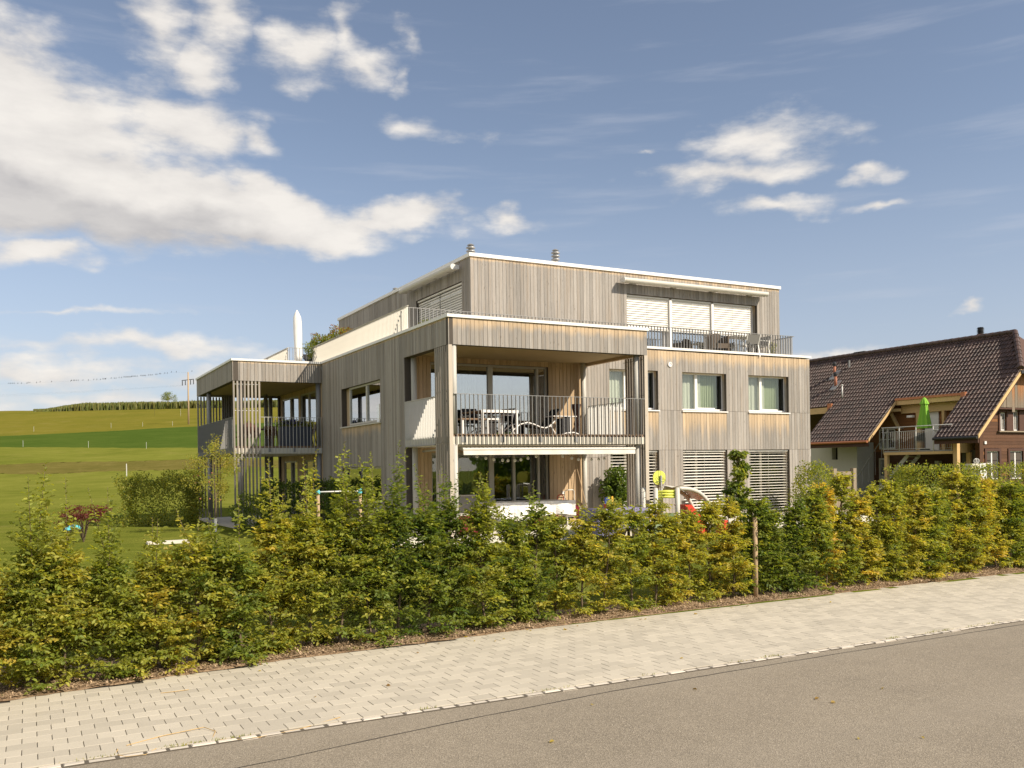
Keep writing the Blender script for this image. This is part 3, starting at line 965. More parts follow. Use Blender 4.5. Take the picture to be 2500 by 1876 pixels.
for i, (a, b) in enumerate(W1):
    h = (a, b, 4.37, 5.70)
    win = reveal('S', Y1, h, 0.30).build('window', 'board', house)
    fr = MB(); frame(fr, 'S', Y1, a, b, 4.40, 5.70, -0.22, 0.05, 0.07)
    mu = a + 0.78
    pbox(fr, 'S', Y1, mu - 0.055, mu + 0.055, 4.45, 5.65, -0.29, -0.215)
    pbox(fr, 'S', Y1, mu + 0.055, b - 0.35, 4.45, 4.50, -0.29, -0.217)
    fr.build('window_frame', 'white', win)
    f2 = MB(); pbox(f2, 'S', Y1, b - 0.10, b - 0.051, 4.45, 5.65, -0.28, -0.219); f2.build('guide_rail', 'dark', win)
    sl = MB(); pbox(sl, 'S', Y1, a - 0.03, b + 0.03, 4.325, 4.365, -0.24, 0.05); sl.build('sill', 'white', win)
    g = MB(); pbox(g, 'S', Y1, a + 0.05, mu - 0.055, 4.45, 5.65, -0.262, -0.256); pbox(g, 'S', Y1, mu + 0.055, b - 0.10, 4.45, 5.65, -0.262, -0.256)
    g.build('pane', 'glass', win)
    c1 = folds(MB(), 'S', Y1, a + 0.05, mu + 0.3, 4.42, 5.66, -0.36, 7, 0.025, i); c1.build('curtain', 'linen', win, smooth=True, label='pale linen curtain')
    c2 = folds(MB(), 'S', Y1, mu + 0.12, b - 0.05, 4.42, 5.66, -0.44, 9, 0.045, i + 9); c2.build('curtain', 'curtain', win, smooth=True, label='pale green curtain')
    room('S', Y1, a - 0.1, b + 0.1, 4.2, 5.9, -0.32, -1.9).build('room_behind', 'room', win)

# ground floor windows with venetian blinds
slat_me = MB(); slat_me.add([(-1, -0.034, 0.020), (1, -0.034, 0.020), (1, 0, 0.004), (-1, 0, 0.004), (1, 0.034, -0.016), (-1, 0.034, -0.016)], [(0, 1, 2, 3), (3, 2, 4, 5)])
tilt = {}


def blind_mesh(half, ang, pitch, name='slat'):
    mb = MB(); c, s_ = math.cos(ang), math.sin(ang); hc = pitch * 0.47
    prof = [(-hc, 0.005), (-hc / 2, -0.002), (0.0, -0.004), (hc / 2, -0.002), (hc, 0.005)]
    pr = [(p * c - q * s_, p * s_ + q * c) for p, q in prof]
    vs = [(x, p, q) for x in (-half, half) for (p, q) in pr] + [(x, p, q + 0.0022) for x in (-half, half) for (p, q) in pr]
    n = 5; fs = []
    for i in range(n - 1):
        fs += [(i, n + i, n + i + 1, i + 1), (2 * n + i, 2 * n + i + 1, 3 * n + i + 1, 3 * n + i)]
    fs += [(0, 2 * n, 3 * n, n), (n - 1, 2 * n - 1, 4 * n - 1, 3 * n - 1)]
    mb.add(vs, fs)
    return mb.mesh(name, 'slat')


def blind(pl, y, u0, u1, z0, z1, o, ang, pitch, label=None):
    """venetian blind: head box, bottom rail, guide wires and single slats"""
    hd = MB(); pbox(hd, pl, y, u0, u1, z1 - 0.05, z1, o - 0.045, o + 0.045)
    k = 2 if u1 - u0 < 2.2 else 3
    bl = hd.build('venetian_blind', 'slat', house, label=label)
    br_ = MB(); pbox(br_, pl, y, u0, u1, z0, z0 + 0.03, o - 0.03, o + 0.03); br_.build('bottom_rail', 'slat', bl)
    for j in range(k + 1):
        wr = MB()
        uu = u0 + 0.08 + (u1 - u0 - 0.16) * j / k
        pbox(wr, pl, y, uu - 0.004, uu + 0.004, z0 + 0.03, z1 - 0.05, o + 0.038, o + 0.042)
        wr.build('ladder_cord', 'alu', bl)
    me = blind_mesh((u1 - u0) / 2 - 0.01, ang, pitch)
    n = int((z1 - 0.07 - z0 - 0.03) / pitch)
    base = Vector(P3(pl, y, (u0 + u1) / 2, 0, o)) - house.location
    for i in range(n):
        s_ = bpy.data.objects.new('slat', me); C.objects.link(s_); s_.parent = bl
        s_.location = (base.x, base.y, z0 + 0.05 + (i + 0.5) * pitch)
        s_.rotation_euler = (R.uniform(-.04, .04), 0, 0) if pl == 'S' else (R.uniform(-.02, .02), 0, -math.pi / 2)
    return bl


for i, (a, b) in enumerate(W1):
    h = (a, b, ZT + 0.02, 3.01)
    win = reveal('S', Y1, h, 0.30).build('window', 'board', house)
    fr = MB(); frame(fr, 'S', Y1, a, b, ZT + 0.02, 3.0, -0.24, 0.06, 0.06)
    pbox(fr, 'S', Y1, a + 0.72, a + 0.80, ZT + .08, 2.94, -0.30, -0.235); fr.build('window_frame', 'alu', win)
    g = MB(); pbox(g, 'S', Y1, a + 0.06, b - 0.06, ZT + .08, 2.94, -0.276, -0.27); g.build('pane', 'glass', win)
    room('S', Y1, a - 0.1, b + 0.1, ZT, 3.1, -0.32, -2.2).build('room_behind', 'room', win)
    blind('S', Y1, a + 0.02, b - 0.03, ZT + 0.08, 2.99, -0.11, rad((11, 23, 11)[i]), 0.1)

# ---- white copings
cp = MB()
cp.box(X0 - 0.04, XB + 0.04, Y0 - 0.04, Y1 + 0.1, ZROOF + 0.02, ZCAP)
cp.box(X0 - 0.04, X0 + 0.35, Y1 + 0.1, YP - 0.04, ZROOF + 0.02, ZCAP)
cp.box(XP - 0.04, X0 + 0.35, YP - 0.04, YPN + 0.04, ZROOF + 0.02, ZCAP - 0.003)
cp.box(XB + 0.041, XE + 0.05, Y1 - 0.05, Y1 + 0.35, ZROOF + 0.02, ZCAP - 0.002)
cp.box(XE - 0.3, XE + 0.05, Y1 + 0.351, 40.5, ZROOF + 0.02, ZCAP - 0.002)
cp.build('coping', 'white', house)
MB().box(X2 - 0.05, XE2 + 0.05, Y2 - 0.05, YN2 + 0.05, ZA - 0.11, ZA).build('coping', 'white', house, label='white edge of the attic roof')
MB().box(X0 + 0.3, XE - 0.25, Y1 + 0.3, 40.4, 6.2, 6.38).build('terrace_floor', 'conc', house)

# ---- loggia box: fascias, soffit, back wall
facade('loggia_fascia', 'S', Y0, X0, XB, ZF, ZROOF + 0.02, (), fr_top=0.26, thick=0.2)
hw = [(26.67, 30.60, 3.98, 5.30), (26.67, 30.60, 1.40, 2.58), (22.42, 24.62, 0.3, ZF), (Y0 - 0.01, 22.42, 0.3, ZF)]
facade('west_wall', 'W', X0, Y0 + 0.001, YP, 0.3, ZROOF + 0.02, hw, thick=0.25, fr_top=0.07, fr_hole=0.35)
facade('loggia_side_fascia', 'S', Y0 + 0.3, X0 + 0.3, XB - 0.2, ZC - 0.02, ZROOF - 0.1, (), pitch=3.0)
sf = MB().box(X0 + 0.251, XB - 0.13, Y0 + 0.201, YB - 0.002, ZC, ZC + 0.1)
sf.build('soffit', 'ceil', house)
eb = MB(); eb.cur = (0.4, 0, 2.0); eb.box(XB - 0.13, XB, Y0 + 0.2, Y1 - 0.002, ZF, ZROOF + 0.01)
eb.build('side_fascia', 'board', house)
facade('loggia_back_wall', 'S', YB, X0 + 0.25, 15.855, ZT, ZC, [(10.57, 14.62, ZK + 0.0, 5.66), (10.57, 14.62, ZT + 0.01, 2.96)], pitch=0.135, fr_all=30.0, thick=0.3)
rt_ = MB(); rt_.cur = (0.3, 0, 30.0)
rt_.box(X0 + 0.253, X0 + 0.28, 24.625, YB - 0.03, ZT, ZC)
rt_.build('return_wall', 'boardf', house)


def sliding_door(z0, z1, lab, cur):
    d = reveal('S', YB, (10.57, 14.62, z0, z1), 0.25).build('sliding_door', 'alu', house, label=lab)
    fr = MB(); frame(fr, 'S', YB, 10.57, 14.62, z0, z1, -0.10, 0.06, 0.08)
    pbox(fr, 'S', YB, 12.52, 12.68, z0 + 0.06, z1 - 0.06, -0.19, -0.085)
    pbox(fr, 'S', YB, 14.24, 14.31, z0 + 0.06, z1 - 0.06, -0.19, -0.095)
    if cur: pbox(fr, 'S', YB, 13.35, 13.43, z0 + 0.06, z1 - 0.06, -0.2, -0.09)
    fr.build('door_frame', 'alu', d)
    g = MB(); pbox(g, 'S', YB, 10.63, 12.52, z0 + .06, z1 - .06, -0.146, -0.14); pbox(g, 'S', YB, 12.68, 14.24, z0 + .06, z1 - .06, -0.166, -0.16)
    pbox(g, 'S', YB, 14.31, 14.56, z0 + .06, z1 - .06, -0.146, -0.14)
    g.build('pane', 'glassg' if cur else 'glassd', d)
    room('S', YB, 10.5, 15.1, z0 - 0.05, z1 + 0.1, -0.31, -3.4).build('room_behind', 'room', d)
    folds(MB(), 'S', YB, 10.63, 12.48 if cur else 12.2, z0 + 0.05, z1 - 0.06, -0.34, 14, 0.04, 3).build('curtain', 'curtain' if cur else 'linen', d, smooth=True)
    return d


sliding_door(ZK + 0.02, 5.66, 'upper glazed sliding door of the loggia', False)
sliding_door(ZT + 0.02, 2.96, 'ground floor glazed sliding door', True)

# floor slab, decking
MB().box(X0 + 0.03, XB - 0.02, Y0 + 0.045, YB - 0.02, ZS, ZK - 0.075).build('floor_slab', 'slab', house)
dk = MB()
yy = Y0 + 0.06
dks = []
for i in range(24):
    mb = MB(); mb.cur = (R.random(), 0, 0)
    mb.box(X0 + 0.06, XB - 0.03, yy, yy + 0.138, ZK - 0.03, ZK)
    mb.build('deck_board', 'teak', house); yy += 0.146
jm = MB()
xx = X0 + 0.12
while xx < XB - 0.1:
    jm.box(xx, xx + 0.06, Y0 + 0.05, Y0 + 0.32, ZK - 0.074, ZK - 0.031); xx += 0.126
jm.build('deck_joists', 'teak', house, kind='stuff')
MB().box(X0 - 0.3, XE + 0.4, Y0 - 0.15, YB - 0.01, 0.25, ZT - 0.002).box(X0 - 1.6, X0 - 0.302, Y0 + 0.4, Y1 + 0.6, 0.25, ZT - 0.04).build('terrace_slab', 'slab', house)
MB().box(X0 + 0.3, XE - 0.2, Y1 + 0.35, 40.2, 0.2, ZT - 0.03).build('floor_slab', 'conc', house)

# round columns
for (cx_, cy_, tp) in ((9.88, 21.57, 0), (15.87, 21.72, 0), (9.95, 24.48, 0), (15.81, 24.51, 0)):
    for z0_, z1_ in ((ZT, ZS), (ZK, ZC)):
        MB().tube([(cx_, cy_, z0_), (cx_, cy_, z1_)], 0.085, 18).build('column', 'column', house, smooth=True)

# timber screens at the two front corners
def laths(pl, y, us, w_, dpt, z0, z1, o0=0.0):
    for u in us:
        for (p, q) in ((z0, ZS + 0.02), (ZS + 0.03, z1)):
            mb = MB(); mb.cur = (R.random(), 0, 0.0)
            pbox(mb, pl, y, u - w_ / 2, u + w_ / 2, p, q, o0 - dpt, o0, [q - p] * 4 + [0] * 4)
            mb.build('lath', 'lath', house)


laths('W', X0, [Y0 + 0.115 + 0.128 * i for i in range(7)], 0.088, 0.035, 0.45, ZF - 0.01)
laths('W', XB, [Y0 + 0.14 + 0.128 * i for i in range(8)], 0.088, 0.035, 0.45, ZF - 0.01, 0.035)
for (a, b, yv) in ((X0 - 0.002, X0 + 0.105, Y0), (XB - 0.11, XB + 0.005, Y0)):
    mb = MB(); mb.cur = (0.9, 0, 8.0); mb.box(a, b, yv, yv + 0.035, 0.45, ZF - 0.005); mb.build('corner_board', 'lath', house)
bl_ = MB()
for z_ in (ZF - 0.12, 4.55, ZS + 0.06, ZS - 0.12):
    bl_.box(X0 + 0.036, X0 + 0.05, Y0 + 0.05, 22.42, z_, z_ + 0.012).box(XB - 0.05, XB - 0.036, Y0 + 0.05, 22.62, z_, z_ + 0.012)
    for i in range(7): bl_.box(X0 - 0.012, X0 + 0.0, Y0 + 0.06 + 0.128 * i, Y0 + 0.08 + 0.128 * i, z_, z_ + 0.016)
bl_.build('screen_fixings', 'steel', house)

# ---- railings
def railing(name, mat, posts, size, z0, z1, rail, label=None, single=True):
    """posts: list of (x, y); size = (sx, sy) of each flat bar; rail: list of boxes"""
    rl = MB()
    for bx in rail: rl.box(*bx)
    r_ = rl.build(name, mat, house, label=label)
    sx, sy = size
    me = MB().box(-sx / 2, sx / 2, -sy / 2, sy / 2, z0, z1).mesh('bar', mat)
    if single:
        for (x, y) in posts:
            b = bpy.data.objects.new('bar', me); C.objects.link(b); b.parent = r_; b.location = (x - X0, y - Y0, 0)
    else:
        mb = MB()
        for (x, y) in posts: mb.box(x - sx / 2, x + sx / 2, y - sy / 2, y + sy / 2, z0, z1)
        mb.build('bars', mat, r_, kind='stuff')
    return r_


ar = lambda a, b, s_: list(np.arange(a, b + 1e-6, s_))
railing('balcony_railing', 'steel', [(x, Y0 + 0.005) for x in ar(X0 + 0.21, XB - 0.2, 0.126)], (0.010, 0.045), ZS + 0.0, 4.435,
        [(X0 + 0.13, XB - 0.13, Y0 - 0.018, Y0 + 0.028, 4.436, 4.449)])
br = MB()
for x in ar(X0 + 0.42, XB - 0.2, 1.16):
    br.box(x - 0.055, x + 0.055, Y0 + 0.03, Y0 + 0.046, ZS + 0.06, ZS + 0.2)
br.build('rail_brackets', 'steel', house)
railing('balcony_railing', 'steel2', [(X0 + 0.025, y) for y in ar(22.47, 24.6, 0.118)], (0.055, 0.014), ZS + 0.03, 4.43,
        [(X0 - 0.005, X0 + 0.055, 22.43, 24.61, 4.431, 4.442)], 'west side railing of upright flat bars')
railing('balcony_railing', 'steel2', [(XB - 0.045, y) for y in ar(22.66, 24.55, 0.126)], (0.06, 0.010), ZS + 0.03, 4.43,
        [(XB - 0.075, XB - 0.015, 22.62, 24.6, 4.431, 4.442)], 'east side railing of upright flat bars')
MB().box(X0 - 0.02, X0 + 0.028, 22.43, 24.61, ZS, ZS + 0.03).build('slab_edge', 'steel', house)
# roof terrace
railing('roof_railing', 'cream', [(X0 + 0.06, y) for y in ar(24.45, 34.3, 0.118)], (0.05, 0.014), 6.5, 7.215,
        [(X0 + 0.03, X0 + 0.09, 24.4, 34.55, 7.216, 7.228)], 'west roof railing of dense upright flat bars', True)
railing('roof_railing', 'steel', [(x, Y1 + 0.10) for x in ar(X0 + 0.13, 25.3, 0.126)], (0.010, 0.045), 6.5, 7.23,
        [(X0 + 0.03, 25.385, Y1 + 0.075, Y1 + 0.125, 7.231, 7.243), (25.36, 25.385, Y1 + 0.126, Y2 - 0.01, 7.231, 7.243)], 'south roof railing', False)
railing('roof_railing', 'steel', [(25.372, y) for y in ar(Y1 + 0.2, Y2 - 0.05, 0.126)], (0.045, 0.010), 6.5, 7.23,
        [(25.35, 25.395, Y1 + 0.13, Y2 - 0.012, 7.245, 7.25)], 'east end of the roof railing')
railing('roof_railing', 'cream', [(8.9, y) for y in ar(34.7, 38.9, 0.118)], (0.05, 0.014), 6.5, 7.215,
        [(8.87, 8.93, 34.62, 38.95, 7.216, 7.228)], 'short railing panel above the pavilion', True)
railing('roof_railing', 'steel', [(x, 34.6) for x in ar(8.95, X0, 0.13)], (0.010, 0.045), 6.5, 7.215,
        [(8.93, X0 + 0.028, 34.58, 34.62, 7.216, 7.228)], 'cross railing above the pavilion', True)

# ---- west wall windows
for k_, (z0_, z1_) in enumerate(((3.98, 5.30), (1.40, 2.58))):
    h = (26.67, 30.60, z0_, z1_)
    win = reveal('W', X0, h, 0.32).build('window', 'board', house)
    fr = MB()
    frame(fr, 'W', X0, 26.67, 30.0 if k_ == 0 else 30.6, z0_ + 0.03, z1_, -0.1, 0.06, 0.07)
    if k_ == 0: pbox(fr, 'W', X0, 28.18, 28.27, z0_ + .09, z1_ - .06, -0.17, -0.095)
    fr.build('window_frame', 'cream', win)
    g = MB(); pbox(g, 'W', X0, 26.73, 30.54 if k_ else 29.94, z0_ + .09, z1_ - .06, -0.146, -0.14); g.build('pane', 'mirror', win)
    if k_ == 0:
        sl = MB(); pbox(sl, 'W', X0, 26.6, 30.65, z0_ - 0.045, z0_ - 0.003, -0.24, 0.05); sl.build('sill', 'cream', win)
        jb = MB(); jb.cur = (.6, 0, .3); pbox(jb, 'W', X0, 30.0, 30.6, z0_, z1_, -0.32, -0.2); jb.build('jamb', 'board', win)
        mg = MB(); pbox(mg, 'W', X0, 26.68, 26.95, z0_ - 0.0, z0_ + 0.55, 0.0, 0.012); mg.build('glass_guard', 'glassd', win)
    else:
        sl = MB(); pbox(sl, 'W', X0, 26.6, 30.65, z0_ - 0.25, z0_ - 0.003, -0.2, 0.03); sl.build('sill', 'alu', win)
    room('W', X0, 26.5, 30.7, z0_ - .1, z1_ + .1, -0.34, -2.5).build('room_behind', 'room', win)

# ---- attic storey
slot = (31.2, 37.3, 6.3, 8.50)
facade('attic_south_wall', 'S', Y2, X2, XE2, 6.38, ZA - 0.11, [(18.5, 24.53, 6.4, 8.50)], fr_top=0.12, breaks=())
facade('attic_west_wall', 'W', X2, Y2 + 0.001, YN2, 6.38, ZA - 0.11, [(26.46, 30.36, 6.4, 8.55), slot], fr_top=0.03)
MB().box(XE2 - 0.14, XE2 - 0.01, Y2 + 0.05, YN2, 6.38, ZA - 0.115).box(X2 + 0.15, XE2 - 0.15, YN2 - 0.15, YN2 - 0.01, 6.38, ZA - 0.115).build('rear_wall', 'wall', house)
MB().box(X2 + 0.1, XE2 - 0.1, Y2 + 0.15, YN2 - 0.2, ZA - 0.3, ZA - 0.115).build('roof', 'conc', house)
win = reveal('S', Y2, (18.5, 24.53, 6.4, 8.50), 0.4).build('window', 'board', house, label='wide attic window front')
fr = MB(); frame(fr, 'S', Y2, 18.5, 24.53, 6.42, 8.5, -0.24, 0.07, 0.08)
for u in (20.46, 22.40):
    pbox(fr, 'S', Y2, u - 0.05, u + 0.05, 6.49, 8.43, -0.32, -0.06)
    pbox(fr, 'S', Y2, u - 0.22, u - 0.12, 6.49, 8.43, -0.33, -0.24)
fr.build('window_frame', 'white', win)
g = MB(); pbox(g, 'S', Y2, 18.57, 24.46, 6.49, 8.43, -0.286, -0.28); g.build('pane', 'glassd', win)
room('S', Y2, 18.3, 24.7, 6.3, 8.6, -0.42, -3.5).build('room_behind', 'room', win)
for (a, b) in ((18.52, 20.41), (20.51, 22.35), (22.45, 24.32)):
    blind('S', Y2, a, b, 7.30, 8.48, -0.13, rad(74), 0.082)
win = reveal('W', X2, (26.46, 30.36, 6.4, 8.55), 0.3).build('window', 'board', house, label='west attic window front')
g = MB(); pbox(g, 'W', X2, 26.46, 30.36, 6.42, 8.5, -0.296, -0.29); g.build('pane', 'glassd', win)
room('W', X2, 26.3, 30.5, 6.3, 8.6, -0.32, -2.2).build('room_behind', 'room', win)
for (a, b) in ((26.5, 28.4), (28.45, 30.33)):
    blind('W', X2, a, b, 6.5, 8.53, -0.1, rad(70), 0.082)
win = reveal('W', X2, slot, 0.5).build('window', 'board', house, label='long dark window slot')
g = MB(); pbox(g, 'W', X2, 31.2, 37.3, 6.42, 8.5, -0.46, -0.45); g.build('pane', 'glassd', win)
room('W', X2, 31.1, 37.4, 6.3, 8.6, -0.5, -2.2).build('room_behind', 'room', win)


def awning_case(pl, y, u0, u1, z, lab):
    mb = MB(); pts = []
    r0 = 0.085
    prof = [(0.33 + r0 * math.cos(a) * 1.1, z - 0.09 + r0 * math.sin(a)) for a in np.linspace(-math.pi * 0.75, math.pi * 0.75, 12)] + [(0.12, z - 0.03), (0.12, z - 0.15)]
    n = len(prof)
    vs = [P3(pl, y, u, q, o) for u in (u0, u1) for (o, q) in prof]
    mb.add(vs, [tuple(range(n - 1, -1, -1)), tuple(range(n, 2 * n))] + [(i, (i + 1) % n, n + (i + 1) % n, n + i) for i in range(n)])
    a = mb.build('awning', 'cream', house, smooth=False, label=lab)
    for u in np.linspace(u0 + 0.6, u1 - 0.6, 4):
        bk = MB(); pbox(bk, pl, y, u - 0.05, u + 0.05, z - 0.16, z + 0.02, 0.0, 0.26); bk.build('awning_bracket', 'alu', a)
    for u in (u0 - 0.02, u1 + 0.0):
        ec = MB(); ec.prism([P3(pl, y, u, q + (0.008 if q > z - 0.09 else -0.008), o) for (o, q) in prof], Vector(P3(pl, 0, 0.02, 0, 0))); ec.build('end_cap', 'steel2', a)
    return a


awning_case('S', Y2, 18.15, 24.72, 8.98, 'closed awning above the south attic window')
awning_case('W', X2, 26.4, 30.95, 9.06, 'closed awning above the west attic window')
aw = MB()
aw.prism([(10.12, Y0 + 0.42, 3.07), (10.12, Y0 + 0.10, 3.03), (10.12, Y0 + 0.07, 2.98), (10.12, Y0 + 0.10, 2.955), (10.12, Y0 + 0.42, 3.0)], (5.56, 0, 0))
a_ = aw.build('awning', 'cream', house, label='rolled out terrace awning under the balcony slab')
vl = MB(); nvl = 60
vl.grid(lambda a, b: (10.13 + 5.54 * a, Y0 + 0.09 - 0.012 * b * math.sin(a * 60) - 0.01 * b, 2.965 - 0.125 * b), nvl, 3)
vl.build('valance', 'awning', a_, smooth=True)
ar_ = MB(); ar_.bar((10.2, Y0 + 0.4, 3.05), (10.2, YB - 0.2, 3.0), 0.05, 0.05).bar((15.6, Y0 + 0.4, 3.05), (15.6, YB - 0.2, 3.0), 0.05, 0.05)
ar_.grid(lambda a, b: (10.2 + 5.4 * a, Y0 + 0.4 + 0.5 * b, 3.06), 2, 2)
ar_.build('awning_arm', 'alu', a_)

# wall vent, joint box, roof vents
MB().lathe((0, 0, 0), [(0.0, 0.0), (0.05, 0.0), (0.05, 0.012)], 16)
vm_ = MB(); ring = []
for k in range(20):
    t = k / 20 * 6.2832
    ring.append((math.cos(t), math.sin(t)))
vs = [(19.45 + 0.085 * c, Y1 - 0.03, 5.94 + 0.085 * s_) for c, s_ in ring] + [(19.45 + 0.085 * c, Y1 - 0.002, 5.94 + 0.085 * s_) for c, s_ in ring] + [(19.45 + 0.055 * c, Y1 - 0.03, 5.94 + 0.055 * s_) for c, s_ in ring] + [(19.45 + 0.055 * c, Y1 - 0.012, 5.94 + 0.055 * s_) for c, s_ in ring]
fs = []
for k in range(20):
    k2 = (k + 1) % 20
    fs += [(k, k2, 40 + k2, 40 + k), (k, 20 + k, 20 + k2, k2), (40 + k, 40 + k2, 60 + k2, 60 + k)]
fs.append(tuple(60 + k for k in range(20)))
vm_.add(vs, fs); vm_.build('wall_vent', 'white', house)
MB().box(XE + 0.0, XE + 0.32, Y1 + 0.3, Y1 + 0.75, 2.75, 3.02).build('wall_box', 'white', house)
for (x, y, h) in ((13.55, 28.0, 0.84), (16.95, 28.0, 1.0), (12.9, 33.5, 0.28)):
    prof = [(0.09, 0.0), (0.09, h - 0.36)]
    for k in range(3):
        zb_ = h - 0.36 + k * 0.12
        prof += [(0.10, zb_), (0.16, zb_ + 0.015), (0.15, zb_ + 0.05), (0.085, zb_ + 0.06), (0.085, zb_ + 0.11)]
    prof += [(0.13, h), (0.05, h + 0.05), (0.0, h + 0.055)]
    MB().lathe((x, y, ZA - 0.005), prof, 18).build('roof_vent', 'steel', house, smooth=False)

# ---- pavilion in front of the west wall
facade('pavilion_fascia', 'S', YP, XP, X0 - 0.004, ZF, ZROOF + 0.015, (), fr_top=0.09, thick=0.2)
facade('pavilion_fascia', 'W', XP, YP + 0.001, YPN, ZF, ZROOF + 0.015, (), fr_top=0.03, thick=0.2)
facade('west_wall', 'W', X0 + 0.28, YP + 0.3, YPN, 0.3, ZC, [(34.6, 37.0, ZK, 5.62), (37.3, 40.0, ZK, 5.62), (34.2, 36.4, 0.6, 2.9), (37.6, 39.8, 0.6, 2.9)], fr_all=9.0, thick=0.1)
for (a, b, z0_, z1_) in ((34.6, 37.0, ZK, 5.62), (37.3, 40.0, ZK, 5.62), (34.2, 36.4, 0.6, 2.9), (37.6, 39.8, 0.6, 2.9)):
    win = frame(MB(), 'W', X0 + 0.28, a, b, z0_, z1_, -0.02, 0.06, 0.07)
    pbox(win, 'W', X0 + 0.28, (a + b) / 2 - 0.05, (a + b) / 2 + 0.05, z0_ + 0.06, z1_ - 0.06, -0.09, -0.015)
    wo_ = win.build('sliding_door', 'alu', house, label='glazed door behind the pavilion')
    g = MB(); pbox(g, 'W', X0 + 0.28, a + .06, b - .06, z0_ + .06, z1_ - .06, -0.06, -0.055); g.build('pane', 'mirror', wo_)
    room('W', X0 + 0.28, a, b, z0_, z1_, -0.11, -2.0).build('room_behind', 'room', wo_)
rw = MB(); rw.cur = (.6, 0, 9.0)
rw.box(X0 + 0.001, X0 + 0.28, YP + 0.02, YP + 0.3, 0.4, ZC); rw.build('return_wall', 'boardf', house)
MB().box(XP + 0.2, X0 + 0.27, YP + 0.2, YPN, ZC, ZC + 0.08).build('soffit', 'ceil', house)
MB().box(XP + 0.2, X0 + 0.27, YPN - 0.12, YPN, ZF, ZROOF).build('pavilion_beam', 'board', house)
MB().box(XP + 0.02, X0 + 0.27, YP + 0.045, YPN, ZS, ZK - 0.075).build('floor_slab', 'slab', house)
MB().box(XP + 0.05, X0 + 0.27, YP + 0.06, YPN - 0.02, ZK - 0.07, ZK - 0.001).build('decking', 'teak', house)
MB().box(XP + 0.0, X0 + 1.0, YP + 0.1, YPN, 0.2, 0.52).build('floor_slab', 'conc', house)
for (x, y) in ((6.78, 33.12), (6.62, 38.5), (9.2, 39.7), (9.62, 33.15), (9.55, 40.35)):
    for z0_, z1_ in ((0.52, ZS), (ZK, ZC)):
        MB().tube([(x, y, z0_), (x, y, z1_)], 0.09, 16).build('column', 'steel', house, smooth=True)
laths('S', YP, [XP + 0.04 + 0.128 * i for i in range(8)], 0.06, 0.035, 0.45, ZF - 0.01)
laths('S', YPN - 0.04, [XP + 0.04 + 0.128 * i for i in range(8)], 0.06, 0.035, 0.45, ZF - 0.01)
sc = MB()
for z_ in (ZF - 0.13, 4.66, ZS + 0.05, ZS - 0.14):
    sc.box(XP + 0.03, XP + 0.98, YP + 0.036, YP + 0.05, z_, z_ + 0.02)
sc.build('screen_fixings', 'steel2', house)
railing('balcony_railing', 'steel', [(XP + 0.035, y) for y in ar(YP + 0.08, YPN - 0.1, 0.116)], (0.07, 0.010), ZS + 0.0, 4.43,
        [(XP, XP + 0.065, YP + 0.04, YPN - 0.05, 4.431, 4.442)], 'west railing of the pavilion')
railing('balcony_railing', 'steel2', [(x, YP + 0.01) for x in ar(XP + 1.1, X0 - 0.05, 0.13)], (0.010, 0.045), ZS + 0.0, 4.435,
        [(XP + 0.98, X0 - 0.01, YP - 0.01, YP + 0.035, 4.436, 4.449)], 'south railing of the pavilion')
railing('balcony_railing', 'steel', [(x, YPN - 0.02) for x in ar(XP + 1.1, X0, 0.13)], (0.010, 0.045), ZS + 0.0, 4.435,
        [(XP + 0.98, X0 - 0.01, YPN - 0.04, YPN + 0.0, 4.436, 4.449)], 'north railing of the pavilion')
br = MB()
for x in (7.75, 8.65, 9.5): br.box(x - 0.055, x + 0.055, YP + 0.034, YP + 0.046, ZS + 0.06, ZS + 0.2)
br.build('rail_brackets', 'steel', house)
folds(MB(), 'S', YPN - 0.3, 7.45, 7.95, ZK + 0.02, ZC - 0.05, 0, 5, 0.06, 5).build('outdoor_curtain', 'drape', house, smooth=True)

# ---- cladding boards: the largest 300 as parts, the others joined per wall
BOARDS.sort(key=lambda t: -t[0])
restw = {}
for k_, (s_, mb, wl, mt) in enumerate(BOARDS):
    if k_ < 300: mb.build('board', mt, wl)
    else:
        q = restw.setdefault(wl.name, (wl, MB(), mt))[1]
        b = len(q.v); q.v += mb.v; q.f += [tuple(i + b for i in f) for f in mb.f]
        for kk in q.a: q.a[kk] += mb.a[kk]
for wl, q, mt in restw.values(): q.build('boards', mt, wl, kind='stuff')
# ------------------------------------------------------------------ the farmhouse behind
EX, EZ, RXX, RZ, SL = 39.40, 3.68, 45.05, 9.06, 0.952       # eave, ridge, slope
YV, YG, YR = 27.0, 27.8, 28.75                              # verge, gable wall, ridge end
HX, HZ = 42.75, 6.90                                        # half-hip corner
farm = thing('farmhouse', 'old farmhouse with a dark tiled half hipped roof and brown plank gable', 'farmhouse', (EX, YG, 0))
rz = lambda x: EZ + (x - EX) * SL
nrm = Vector((-SL, 0, 1)).normalized(); sdir = Vector((1, 0, SL)).normalized()
rb = MB()
YN = 52.0


def rsheet(x0, x1, y0, y1, t=0.12, dz=-0.06):
    a = [(x0, y0, rz(x0) + dz), (x1, y0, rz(x1) + dz), (x1, y1, rz(x1) + dz), (x0, y1, rz(x0) + dz)]
    rb.prism(a, (0, 0, -t))


rsheet(EX, 41.7, YV, 29.35); rsheet(EX, 41.7, 33.3, 37.9); rsheet(41.7, RXX, YR + 0.15, YN)
rsheet(41.7, HX, YV, YR + 0.15)
hp = [(HX, YV, rz(HX) - .06), (RXX, YR + 0.15, rz(RXX) - .06), (HX, YR + 0.15, rz(HX) - .06)]
rb.prism(hp, (0, 0, -0.12))
